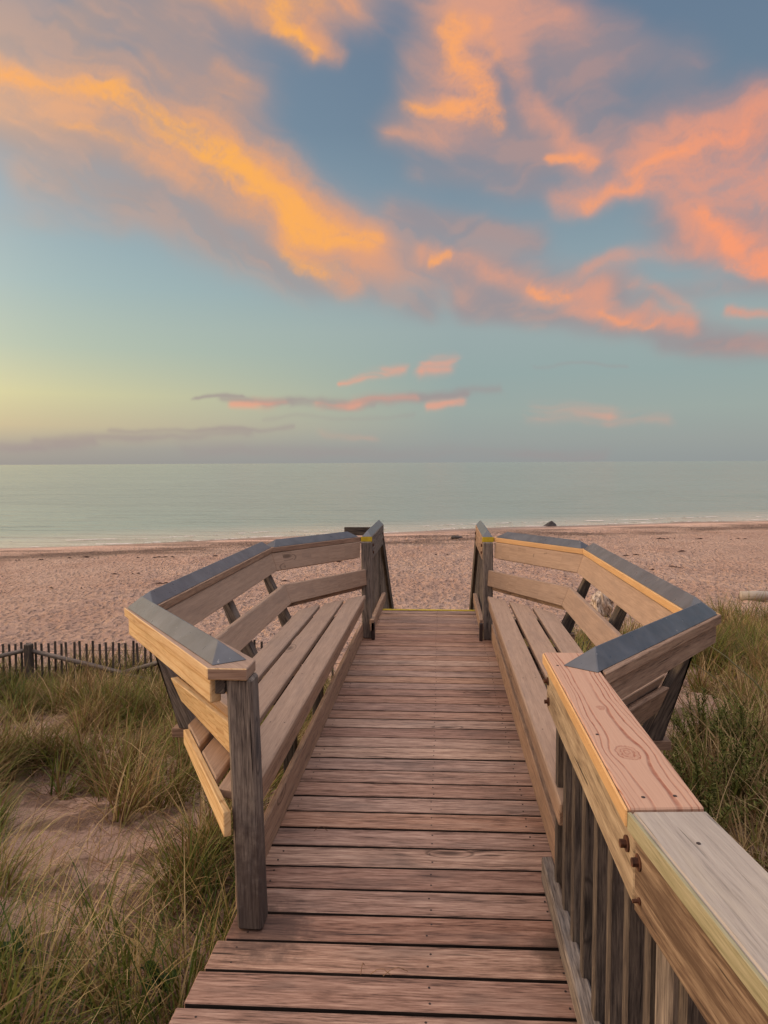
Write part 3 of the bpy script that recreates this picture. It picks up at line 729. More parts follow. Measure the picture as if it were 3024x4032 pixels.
# ------------------------------------------------------------------ slat fences
def fence(p0, p1, zt0, zt1, label, nrail, pitch=0.112, grp='slat fences at the foot of the dune'):
    a = Vector(p0); b_ = Vector(p1); L = (b_ - a).length; d = (b_ - a).normalized()
    root = thing('slat_fence', (a.x, a.y, zt0 - 1), label, 'fence', grp)
    n = int(L / pitch)
    n_show = min(n, 96)
    for i in range(n_show):
        f = (i + 0.5) * pitch / L
        p = a + d * (f * L + random.uniform(-.012, .012)); zt = zt0 + (zt1 - zt0) * f + random.uniform(-.035, .02)
        tl = random.gauss(0, .014); g = float(ground(p.x, p.y)) - 0.1
        n_ = Vector((-d.y, d.x)) * 0.006
        q = d * 0.019
        top = [(p.x + x.x + tl, p.y + x.y, zt) for x in (-q - n_, q - n_, q + n_, -q + n_)]
        bot = [(p.x + x.x, p.y + x.y, g) for x in (-q - n_, q - n_, q + n_, -q + n_)]
        MB().hexa(bot, top, (0, 0, 1), 0.0).build('slat', M['darkgrey'], root)
    for dz in (-0.14, -0.42, -0.72):
        MB().tube([(a.x, a.y, zt0 + dz), ((a.x+b_.x)/2, (a.y+b_.y)/2, (zt0+zt1)/2 + dz - .02), (b_.x, b_.y, zt1 + dz)], [.0035]*3, 5).build('wire', M['wire'], root)
    # posts and slanting rails on the near side
    for (f0, f1, za, zb) in nrail:
        A = a + d * L * f0; B = a + d * L * f1; nz = Vector((d.y, -d.x)) * 0.06
        ta = zt0 + (zt1 - zt0) * f0; tb = zt0 + (zt1 - zt0) * f1
        MB().tube([(A.x + nz.x, A.y + nz.y, ta + za), ((A.x+B.x)/2 + nz.x, (A.y+B.y)/2 + nz.y, (ta+za+tb+zb)/2 + .015), (B.x + nz.x, B.y + nz.y, tb + zb)], [.034, .038, .034], 8).build('rail', M['grey'], root, True)
    return root, a, d, L
def fpost(root, a, d, f_m, zt, h=0.06):
    p = a + d * f_m; nz = Vector((d.y, -d.x)) * 0.075; g = float(ground(p.x, p.y)) - 0.3
    MB().box(p.x + nz.x - h, p.x + nz.x + h, p.y + nz.y - h, p.y + nz.y + h, g, zt, 'z', 0.01).build('post', M['darkgrey'], root)
LP0 = (-12.3, 11.2); LP1 = (-1.7, 11.9)
rt, a, d, L = fence(LP0, LP1, -1.50, -1.42, 'weathered grey slat fence left of the boardwalk, behind tall dune grass', [])
def frail(root, a, d, m0, z0, m1, z1):
    A = a + d * m0; B = a + d * m1; nz = Vector((d.y, -d.x)) * 0.05
    MB().tube([(A.x + nz.x, A.y + nz.y, z0), ((A.x+B.x)/2 + nz.x, (A.y+B.y)/2 + nz.y, (z0+z1)/2 + .01), (B.x + nz.x, B.y + nz.y, z1)], [.036, .04, .034], 8).build('rail', M['grey'], root, True)
pm = 5.25
fpost(rt, a, d, pm, -1.47); fpost(rt, a, d, pm + 3.1, -1.5, 0.05)
frail(rt, a, d, pm + .05, -1.60, pm + 2.1, -2.12); frail(rt, a, d, pm + 1.45, -2.02, pm + 3.2, -1.55); frail(rt, a, d, pm - .05, -1.58, pm - 2.0, -2.05)
rt, a, d, L = fence((1.35, 10.9), (3.55, 12.8), -1.28, -1.42, 'weathered slat fence seen behind the right bench', [])
fpost(rt, a, d, 0.3, -1.2); fpost(rt, a, d, 2.75, -1.4)
frail(rt, a, d, 0.3, -1.9, 2.2, -1.35); frail(rt, a, d, 1.6, -1.9, 2.8, -1.55)

# ------------------------------------------------------------------ rocks, driftwood
def rock(name, loc, size, label, cat, mat, seed, sub=3):
    bm = bmesh.new(); bmesh.ops.create_icosphere(bm, subdivisions=sub, radius=1.0)
    rr = random.Random(seed)
    offs = [(Vector((rr.gauss(0, 1), rr.gauss(0, 1), rr.gauss(0, 1))).normalized(), rr.uniform(.62, .9)) for _ in range(9)]
    for v in bm.verts:
        for n, dd in offs:
            k = v.co.dot(n) - dd
            if k > 0: v.co -= n * k
        v.co *= 1 + 0.04 * math.sin(v.co.x * 7 + v.co.y * 5)
        v.co = Vector((v.co.x * size[0], v.co.y * size[1], v.co.z * size[2]))
    bm.loops.layers.uv.new('UVMap')
    me = bpy.data.meshes.new(name); bm.to_mesh(me); bm.free(); me.materials.append(mat)
    o = bpy.data.objects.new(name, me); o.location = loc; link(o); tag(o, label, cat); return o
M['rock'], _t, _b = new_mat('dark_rock')
_n = _t.noise(_t.new('ShaderNodeTexCoord').outputs['Object'], 5, 5, 0.65)
_t.set(_b.inputs['Base Color'], _t.ramp(_n, [(0.3, rgb(38, 36, 40)), (0.7, rgb(84, 76, 74))])); _b.inputs['Roughness'].default_value = 0.8
_t.set(_b.inputs['Normal'], _t.bump(_n, 0.8, 0.1))
def gz(x, y): return float(ground(x, y))
def rock2(name, x, y, zc, size, label, cat, seed):
    rock(name, (x, y, zc), size, label, cat, M['rock'], seed)
def wedge_boulder():
    pts = [(-.75, -.3, 0), (-.2, -.45, 0), (.6, -.35, 0), (.78, .1, 0), (.3, .4, 0), (-.5, .3, 0), (.15, -.1, .62), (.32, .12, .60), (-.15, -.2, .36), (.62, -.08, .30), (-.5, 0, .16)]
    bm = bmesh.new(); vs = [bm.verts.new(p) for p in pts]; bmesh.ops.convex_hull(bm, input=vs)
    bmesh.ops.bevel(bm, geom=list(bm.edges), offset=.03, segments=2, affect='EDGES')
    me = bpy.data.meshes.new('boulder'); bm.to_mesh(me); bm.free(); me.materials.append(M['rock'])
    o = bpy.data.objects.new('boulder', me); o.location = (8.75, 58.3, -3.66); o.scale = (.85, .85, .8); link(o)
    tag(o, 'dark pointed boulder at the water edge, right of the stairs', 'boulder')
wedge_boulder()
rock2('stone', 1.03, 46.5, gz(1.03, 46.5) + .06, (0.40, 0.26, 0.17), 'low dark stone on the open sand beyond the stairs', 'stone', 8)
# driftwood
def driftwood(p0, p1, r, label):
    p0 = Vector(p0); p1 = Vector(p1); n = 9; pts = []; rad = []
    for i in range(n):
        f = i / (n - 1); q = p0.lerp(p1, f); pts.append((q.x, q.y + .05 * math.sin(f * 5), q.z + .03 * math.sin(f * 7))); rad.append(r * (1.0 - .35 * f + .06 * math.sin(i * 2.1)))
    o = MB().tube(pts, rad, 12).build('driftwood_log', M['greypale'], None, True); tag(o, label, 'driftwood')
    return o
zl = gz(9.6, 22.6)
driftwood((9.35, 22.8, zl + .10), (13.5, 22.2, zl + .10), .15, 'pale driftwood log lying on the sand behind the dune grass at far right')
# gnarled stump seen between the back boards of the right bench
def stump():
    bm = bmesh.new(); bmesh.ops.create_icosphere(bm, subdivisions=4, radius=1.0)
    for v in bm.verts:
        a = math.atan2(v.co.y, v.co.x)
        k = 1 + .22 * math.sin(a * 5 + v.co.z * 4) + .12 * math.sin(a * 11 + 2 * v.co.z) + .1 * math.sin(v.co.z * 9 + v.co.x * 4)
        v.co = Vector((v.co.x * .24 * k, v.co.y * .22 * k, v.co.z * .34 * (1 + .12 * math.sin(a * 3))))
    bm.loops.layers.uv.new('UVMap')
    me = bpy.data.meshes.new('driftwood_stump'); bm.to_mesh(me); bm.free(); me.materials.append(M['driftstump'])
    me.polygons.foreach_set('use_smooth', [True] * len(me.polygons))
    o = bpy.data.objects.new('driftwood_stump', me); o.location = (4.47, 20.0, gz(4.47, 20.0) + .30); o.scale = (1.15, 1.15, 1.15); link(o)
    tag(o, 'gnarled pale driftwood stump on the sand, seen between back boards of the right bench', 'driftwood')
M['driftstump'], _t, _b = new_mat('bleached_driftwood')
_co = _t.mapping(_t.new('ShaderNodeTexCoord').outputs['Object'], scale=(14, 14, 3)); _n = _t.noise(_co, 1.5, 4, 0.6)
_t.set(_b.inputs['Base Color'], _t.ramp(_n, [(0.35, rgb(84, 68, 56)), (0.55, rgb(190, 172, 156)), (0.7, rgb(226, 214, 200))])); _b.inputs['Roughness'].default_value = 0.85
_t.set(_b.inputs['Normal'], _t.bump(_n, 0.9, 0.04))
stump()

# seaweed litter in thin lines on the beach
def wrack():
    m, t, b = new_mat('dry_seaweed'); b.inputs['Base Color'].default_value = rgb(66, 46, 40); b.inputs['Roughness'].default_value = 0.9
    vs = []; fs = []; rr = random.Random(3)
    lines = [(-22, -9, 33.5, .12), (-7, -2, 32.0, .1), (-2.5, 1.0, 35.0, .1), (2.5, 6, 37, .1), (11, 19, 44.0, .35), (6, 13, 35, .3), (-16, -11, 28, .0), (-10, -4, 42, .4), (1, 8, 44, .2), (-14, -2, 24.0, 0.02), (7, 16, 30, 0.1)]
    for (x0, x1, y0, dens) in lines:
        n = int((x1 - x0) * 5 * (0.3 + dens))
        for i in range(n):
            x = rr.uniform(x0, x1); 
            if vnoise(x * 0.7, y0, 5) < 0.45: continue
            y = y0 + 0.407 * (x - x0) * .6 + rr.gauss(0, .12) + .5 * math.sin(x * .6)
            z = gz(x, y) + .015; L = rr.uniform(.05, .26); w = rr.uniform(.015, .035); an = rr.gauss(0, .35)
            c, s_ = math.cos(an), math.sin(an); b0 = len(vs)
            for (u, v_, h) in ((-L, 0, 0), (0, -w, .0), (L, 0, 0), (0, w, .0), (0, 0, .06)):
                vs.append((x + u * c - v_ * s_, y + u * s_ + v_ * c, z + h))
            fs += [(b0, b0+1, b0+4), (b0+1, b0+2, b0+4), (b0+2, b0+3, b0+4), (b0+3, b0, b0+4)]
    me = bpy.data.meshes.new('seaweed'); me.from_pydata(vs, [], fs); me.materials.append(m)
    tag(link(bpy.data.objects.new('seaweed', me)), 'broken lines of dark dry seaweed on the beach', 'seaweed', None, 'stuff')
wrack()

# ------------------------------------------------------------------ beach grass
def grass_mat(name, stops):
    m, t, b = new_mat(name)
    g = t.new('ShaderNodeNewGeometry'); isl = g.outputs['Random Per Island']; p = g.outputs['Position']
    big = t.noise(t.mapping(p, scale=(0.8, 0.8, 0.2)), 1.0, 2, 0.5)
    f = t.math('ADD', t.math('MULTIPLY', isl, 0.85), t.math('MULTIPLY', t.math('SUBTRACT', big, 0.38), 1.5), clamp=True)
    col = t.ramp(f, stops)
    t.set(b.inputs['Base Color'], col); b.inputs['Roughness'].default_value = 0.6; b.inputs['Specular IOR Level'].default_value = 0.25
    tr = t.new('ShaderNodeBsdfTranslucent'); t.set(tr.inputs['Color'], col)
    mx = t.new('ShaderNodeMixShader'); mx.inputs[0].default_value = 0.25
    t.l.new(b.outputs[0], mx.inputs[1]); t.l.new(tr.outputs[0], mx.inputs[2])
    t.l.new(mx.outputs[0], t.n['Material Output'].inputs['Surface'])
    return m
G1 = grass_mat('beach_grass', [(0.0, rgb(56, 68, 24)), (0.25, rgb(92, 104, 38)), (0.45, rgb(134, 130, 62)), (0.55, rgb(96, 74, 46)), (0.75, rgb(124, 96, 62)), (0.92, rgb(146, 118, 80)), (1.0, rgb(190, 162, 118))])

def blades(roots, az, height, lean, width, curl):
    """tapered bent ribbons; all arguments are arrays"""
    n = len(roots); seg = 5
    tt = np.linspace(0, 1, seg + 1)[None, :]
    dirx = np.cos(az)[:, None]; diry = np.sin(az)[:, None]
    H = height[:, None]; th = lean[:, None] + curl[:, None] * tt ** 1.3
    ds = H / seg
    hx = np.cumsum(np.concatenate([np.zeros((n, 1)), np.sin(th[:, 1:]) * ds], 1), 1)
    hz = np.cumsum(np.concatenate([np.zeros((n, 1)), np.cos(th[:, 1:]) * ds], 1), 1)
    cx = roots[:, 0:1] + dirx * hx; cy = roots[:, 1:2] + diry * hx; cz = roots[:, 2:3] + hz
    wa = az[:, None] + np.pi / 2 + rng.uniform(-.9, .9, (n, 1))
    w = width[:, None] * (1 - tt ** 1.6) * 0.5 + 0.0004
    ox = np.cos(wa) * w; oy = np.sin(wa) * w
    Lp = np.stack([cx - ox, cy - oy, cz], -1); Rp = np.stack([cx + ox, cy + oy, cz], -1)
    co = np.stack([Lp, Rp], 2).reshape(n, -1, 3)
    base = (np.arange(n) * (seg + 1) * 2)[:, None, None]
    k = (np.arange(seg) * 2)[None, :, None]
    q = base + k + np.array([0, 1, 3, 2])[None, None, :]
    return co.reshape(-1, 3), q.reshape(-1, 4)
def mesh_np(name, parts, mat, label, cat, kind):
    cos = []; qs = []; off = 0
    for c, q in parts:
        cos.append(c); qs.append(q + off); off += len(c)
    co = np.concatenate(cos); q = np.concatenate(qs)
    me = bpy.data.meshes.new(name)
    me.vertices.add(len(co)); me.vertices.foreach_set('co', co.ravel())
    me.loops.add(q.size); me.loops.foreach_set('vertex_index', q.ravel().astype(np.int32))
    me.polygons.add(len(q)); me.polygons.foreach_set('loop_start', np.arange(0, q.size, 4)); me.polygons.foreach_set('loop_total', np.full(len(q), 4))
    me.update(); me.materials.append(mat)
    o = link(bpy.data.objects.new(name, me)); tag(o, label, cat, None, kind); return o
BARE = [(-4.7, 7.6, 1.0, .8), (-5.4, 8.4, .8, .6), (-2.75, 4.95, .50, .60), (-2.35, 4.3, .45, .55), (-1.9, 3.85, .55, .55), (-1.95, 4.5, .4, .4), (-2.9, 4.2, .5, .4), (-1.6, 3.35, .3, .3), (-2.3, 3.3, .5, .4), (-1.75, 5.5, .25, .5), (-1.9, 3.0, .5, .3), (-3.3, 5.3, .5, .35), (-1.3, 3.0, .22, .3),
        (4.0, 11.4, 1.2, 1.3), (3.2, 9.6, 1.0, 1.2), (2.5, 7.9, .6, .9), (2.3, 6.9, .4, .6)]
def density(x, y):
    d = np.ones_like(x)
    for (cx, cy, a, b_) in BARE:
        r = ((x - cx) / a) ** 2 + ((y - cy) / b_) ** 2 + (fbm(x * 3, y * 3, 2, 51) - .5) * 1.6
        d = d * sstep(0.6, 1.2, r)
    d = d * (0.12 + 0.88 * sstep(0.36, 0.56, fbm(x * 1.7, y * 1.7, 3, 61)))
    d = d * np.where(np.abs(x - XC) < 0.72, 0, 1)
    d = d * np.where((np.abs(x - XC) < 1.25) & (y > 2.1) & (y < 6.8), 0.30, 1)
    return d
def make_grass(side, n_cl, xr, yr, label):
    x = rng.uniform(*xr, n_cl); y = yr[0] + (yr[1] - yr[0]) * rng.uniform(0, 1, n_cl) ** 1.15
    keep = rng.uniform(0, 1, n_cl) < density(x, y)
    lim = (y < 12.6 + (0.6 * np.sin(x)) ) if side < 0 else ((y < 15.5 + np.sin(x * 1.3)) | ((x > 6.5) & (y < 19) & (vnoise(x * .6, y * .6, 17) > .5)))
    keep &= lim; x = x[keep]; y = y[keep]
    z = ground(x, y)
    tuft = rng.uniform(0, 1, len(x))
    nb = np.where(tuft < .55, rng.integers(40, 75, len(x)), rng.integers(6, 20, len(x)))
    size = np.where(tuft < .55, rng.uniform(1.0, 1.45, len(x)), rng.uniform(.6, 1.0, len(x)))
    idx = np.repeat(np.arange(len(x)), nb); N = len(idx)
    r = rng.normal(0, .04, (N, 2)) * (size[idx] * (1 + 0.02 * y[idx]))[:, None]
    roots = np.stack([x[idx] + r[:, 0], y[idx] + r[:, 1], z[idx] - 0.02], 1)
    wind = 0.5 + 1.6 * (vnoise(x * .7, y * .7, 91) - .5)
    out = np.arctan2(r[:, 1], r[:, 0])
    az = np.where(rng.uniform(0, 1, N) < .35, wind[idx] + rng.normal(0, .8, N), out + rng.normal(0, .7, N))
    hh = (0.34 + 0.36 * fbm(x * .8, y * .8, 2, 71))[idx] * rng.uniform(.55, 1.2, N) * size[idx] * (0.74 + 0.26 * sstep(3.2, 6.5, y[idx])) * (1 + 0.35 * sstep(7, 11, y[idx]) * (side > 0))
    low = rng.uniform(0, 1, N) < 0.13
    lean = np.where(low, rng.uniform(.6, 1.35, N), np.abs(rng.normal(.15, .2, N)) + np.hypot(r[:, 0], r[:, 1]) * 2.5)
    curl = np.where(low, rng.uniform(.0, .8, N), rng.uniform(.1, 1.3, N))
    wd = rng.uniform(.0045, .0135, N) * (1 + 0.05 * np.maximum(y[idx] - 3, 0))
    return mesh_np('beach_grass', [blades(roots, az, hh, lean, wd, curl)], G1, label, 'grass', 'stuff')
make_grass(-1, 5200, (-11.5, -0.75), (1.6, 12.8), 'tall green and brown beach grass left of the boardwalk')
make_grass(1, 7600, (0.62, 13.0), (1.2, 22.0), 'tall green and brown beach grass right of the boardwalk')
# individual taller stalks close by and drooping runners on the sand
def near_stalks():
    parts = []
    N = 260
    x = rng.uniform(-3.4, -0.9, N); y = rng.uniform(1.9, 4.6, N)
    keep = (x < -1.0 - 0.0 * y); x = x[keep]; y = y[keep]; n = len(x)
    roots = np.stack([x, y, ground(x, y) - .01], 1)
    parts.append(blades(roots, rng.uniform(-.8, 1.4, n), rng.uniform(.35, .75, n), np.abs(rng.normal(.2, .15, n)), rng.uniform(.003, .006, n), rng.uniform(.5, 1.9, n)))
    N = 420
    x = rng.uniform(1.0, 3.2, N); y = rng.uniform(2.0, 6.0, N); roots = np.stack([x, y, ground(x, y) - .01], 1)
    parts.append(blades(roots, rng.uniform(0, 6.28, N), rng.uniform(.4, .9, N), np.abs(rng.normal(.3, .2, N)), rng.uniform(.003, .006, N), rng.uniform(.6, 2.0, N)))
    mesh_np('tall_grass_stalk', parts, G2, 'pale drooping grass stalks standing close to the boardwalk', 'grass', 'stuff')
G2 = grass_mat('tall_stalks', [(0.0, rgb(84, 94, 38)), (0.3, rgb(112, 108, 56)), (0.6, rgb(160, 136, 90)), (1.0, rgb(206, 176, 132))])
near_stalks()
def near_tufts():
    parts = []
    for (cx, cy, n, rad, hgt) in [(-1.02, 2.55, 90, .07, .55), (-1.12, 2.95, 110, .10, .6), (-1.25, 2.62, 80, .07, .5), (-1.05, 3.35, 120, .12, .6), (-1.45, 3.0, 90, .10, .5), (-1.72, 2.75, 90, .08, .55),
        (-1.35, 3.75, 100, .12, .5), (-2.0, 2.85, 110, .10, .6), (-2.35, 3.2, 120, .12, .62), (-2.9, 3.9, 120, .14, .6), (-1.55, 2.42, 70, .06, .5), (-1.15, 4.1, 120, .14, .6), (-2.1, 2.5, 90, .08, .5), (-2.65, 3.05, 100, .12, .6), (-1.75, 3.35, 60, .08, .42)]:
        r = rng.normal(0, rad, (n, 2)); x = cx + r[:, 0]; y = cy + r[:, 1]
        out = np.arctan2(r[:, 1], r[:, 0]) + rng.normal(0, .6, n)
        parts.append(blades(np.stack([x, y, ground(x, y) - .02], 1), out, hgt * rng.uniform(.5, 1.15, n), np.abs(rng.normal(.12, .15, n)) + np.hypot(r[:, 0], r[:, 1]) * 2.2, rng.uniform(.004, .009, n), rng.uniform(.1, 1.2, n)))
    mesh_np('beach_grass', parts, G4, 'dark green spiky tufts of grass close to the left edge of the planks', 'grass', 'stuff')
G4 = grass_mat('spiky_tufts', [(0.0, rgb(40, 54, 20)), (0.4, rgb(74, 92, 34)), (0.7, rgb(112, 118, 52)), (0.85, rgb(150, 128, 78)), (1.0, rgb(206, 180, 130))])
near_tufts()
def runners():
    N = 6500
    x = np.concatenate([rng.uniform(-6, -0.9, N // 2), rng.uniform(1.0, 6, N // 2)]); y = rng.uniform(2.2, 12, N)
    roots = np.stack([x, y, ground(x, y) + .01], 1)
    p = blades(roots, rng.uniform(0, 6.28, N), rng.uniform(.15, .5, N), rng.uniform(1.1, 1.5, N), rng.uniform(.003, .006, N) * (1 + .04 * y), rng.uniform(-.5, .6, N))
    mesh_np('dead_grass', [p], G3, 'dead dry grass stems lying over bare sand', 'grass', 'stuff')
G3 = grass_mat('dead_stems', [(0.0, rgb(74, 52, 40)), (0.5, rgb(116, 84, 62)), (1.0, rgb(168, 132, 100))])
runners()

# ------------------------------------------------------------------ leafy plants
def leaf_mat(name, c1, c2, c3):
    m, t, b = new_mat(name)
    isl = t.new('ShaderNodeNewGeometry').outputs['Random Per Island']
    col = t.ramp(isl, [(0.0, c1), (0.6, c2), (1.0, c3)])
    t.set(b.inputs['Base Color'], col); b.inputs['Roughness'].default_value = 0.8; b.inputs['Specular IOR Level'].default_value = 0.15
    return m
LM = leaf_mat('narrow_leaf', rgb(58, 66, 26), rgb(88, 92, 40), rgb(140, 134, 80))
BL = leaf_mat('broad_leaf', rgb(30, 44, 20), rgb(44, 60, 26), rgb(62, 78, 34))
def spiky_plant_mesh(seed, h=0.42, nst=16):
    rr = random.Random(seed); vs = []; fs = []; sv = MB()
    for s_ in range(nst):
        az = rr.uniform(0, 6.28); ln = rr.uniform(.05, .85); H = h * rr.uniform(.7, 1.15)
        pts = []
        for i in range(6):
            f = i / 5; pts.append(Vector((math.cos(az) * ln * f * H, math.sin(az) * ln * f * H, f * H * (1 - .12 * ln * f))))
        sv.tube(pts, [.005, .005, .004, .004, .003, .002], 5)
        nl = 70
        for k in range(nl):
            f = .22 + .78 * k / nl; i = min(4, int(f * 5)); p = pts[i].lerp(pts[i+1], f * 5 - i)
            a = k * 2.4 + rr.uniform(-.3, .3); L = rr.uniform(.04, .07) * (1.2 - .5 * f); up = rr.uniform(.3, 1.0); w = .0065
            d = Vector((math.cos(a) * math.cos(up), math.sin(a) * math.cos(up), math.sin(up))); sd = Vector((-math.sin(a), math.cos(a), 0)) * w
            b0 = len(vs); vs += [p, p + d * L * .5 - sd, p + d * L + Vector((0, 0, -.004)), p + d * L * .5 + sd]; fs.append((b0, b0+1, b0+2, b0+3))
    me = bpy.data.meshes.new('foliage'); me.from_pydata([tuple(v) for v in vs], [], fs); me.materials.append(LM)
    return me, sv
spots = [(1.95, 4.75), (2.25, 5.25), (2.6, 4.9), (1.75, 5.35), (2.85, 5.6), (2.15, 5.9), (3.15, 5.1), (1.6, 4.3), (3.5, 5.9)]
desc = ['bushy dark green spiky-leaved plant close behind the near handrail', 'spiky-leaved green plant among others right of the bench, middle of its patch', 'spiky-leaved green plant at the right side of its patch by the image edge',
        'spiky-leaved green plant under the right bench corner', 'tall spiky-leaved plant further right beside bare sand', 'spiky-leaved green plant at the back of its patch against bare sand', 'outermost spiky-leaved plant at the right picture edge',
        'small spiky-leaved plant nearest the handrail', 'far right spiky-leaved plant behind the others']
for i, (x, y) in enumerate(spots):
    t_ = thing('leafy_plant', (x, y, gz(x, y) - .02), desc[i], 'plant', 'spiky-leaved plants right of the handrail')
    me, sv = spiky_plant_mesh(100 + i, .42 + .08 * (i % 3), 16)
    link(bpy.data.objects.new('foliage', me), t_)
    o = sv.build('stem', LM); o.parent = t_
def broad_plant(x, y, seed, label, n=9, L=.2):
    rr = random.Random(seed); t_ = thing('broadleaf_plant', (x, y, gz(x, y) - .01), label, 'plant', 'dark broad-leaved plants in the grass at lower left')
    vs = []; fs = []
    for k in range(n):
        a = k * 2.4 + rr.uniform(-.3, .3); el = rr.uniform(.25, 1.1); h0 = rr.uniform(.03, .16); ll = L * rr.uniform(.7, 1.2); w = ll * .26
        d = Vector((math.cos(a), math.sin(a), 0)); sd = Vector((-math.sin(a), math.cos(a), 0)); b0 = len(vs)
        for i in range(6):
            f = i / 5; ww = w * math.sin(math.pi * min(1, f * .92 + .06)); p = Vector((0, 0, h0)) + d * (ll * f * math.cos(el * (1 - f * .6)) + .01) + Vector((0, 0, ll * f * math.sin(el) * (1 - .5 * f)))
            vs += [p - sd * ww + Vector((0, 0, .25 * ww)), p, p + sd * ww + Vector((0, 0, .25 * ww))]
        for i in range(5):
            q = b0 + i * 3; fs += [(q, q+1, q+4, q+3), (q+1, q+2, q+5, q+4)]
    me = bpy.data.meshes.new('foliage'); me.from_pydata([tuple(v) for v in vs], [], fs); me.materials.append(BL)
    link(bpy.data.objects.new('foliage', me), t_)
    sv = MB(); sv.tube([(0, 0, 0), (.005, .003, .09), (0, 0, .17)], [.006, .005, .003], 6); o = sv.build('stem', BL); o.parent = t_
broad_plant(-1.20, 2.80, 1, 'dark broad-leaved plant among grass tufts beside the planks', 7, .11)
broad_plant(-1.95, 2.95, 3, 'dark broad-leaved plant near the lower left corner', 8, .11)

# long bare arching stalks on the right
def stalk(pts, r, label):
    o = MB().tube(pts, [r, r * .9, r * .75, r * .6, r * .4][:len(pts)], 6).build('arching_stalk', M['stalk'], None, True); tag(o, label, 'stalk')
M['stalk'], _t, _b = new_mat('plant_stalk'); _b.inputs['Base Color'].default_value = rgb(84, 78, 44); _b.inputs['Roughness'].default_value = 0.7
stalk([(3.6, 6.5, gz(3.6, 6.5)), (3.35, 6.9, -.95), (3.15, 7.3, -.62), (2.98, 7.6, -.45), (2.85, 7.9, -.36)], .013, 'long bare green-brown stalk leaning left above the sand at right')
stalk([(3.5, 7.6, gz(3.5, 7.6)), (3.3, 7.8, -1.1), (3.1, 8.0, -.85), (2.9, 8.2, -.72), (2.6, 8.4, -.68)], .009, 'thinner bare stalk arching over the sand patch at right')
# dry strands caught on the planks
def strands():
    vs = MB(); rr = random.Random(9)
    for (x, y) in ((-0.25, 2.10), (-0.18, 2.10), (-0.22, 2.105), (0.02, 1.815), (0.05, 1.81), (-0.55, 2.95)):
        a = rr.uniform(0, 3.14); L = rr.uniform(.03, .07)
        pts = [(x, y, .004), (x + L * .4 * math.cos(a), y + .3 * L * math.sin(a), .02), (x + L * .8 * math.cos(a), y + .6 * L * math.sin(a), .024), (x + L * 1.3 * math.cos(a), y + L * math.sin(a), .004)]
        vs.tube(pts, [.0012] * 4, 5)
    o = vs.build('dry_grass', G3); tag(o, 'wisps of dry grass caught between the nearest planks', 'grass', None, 'stuff')
strands()

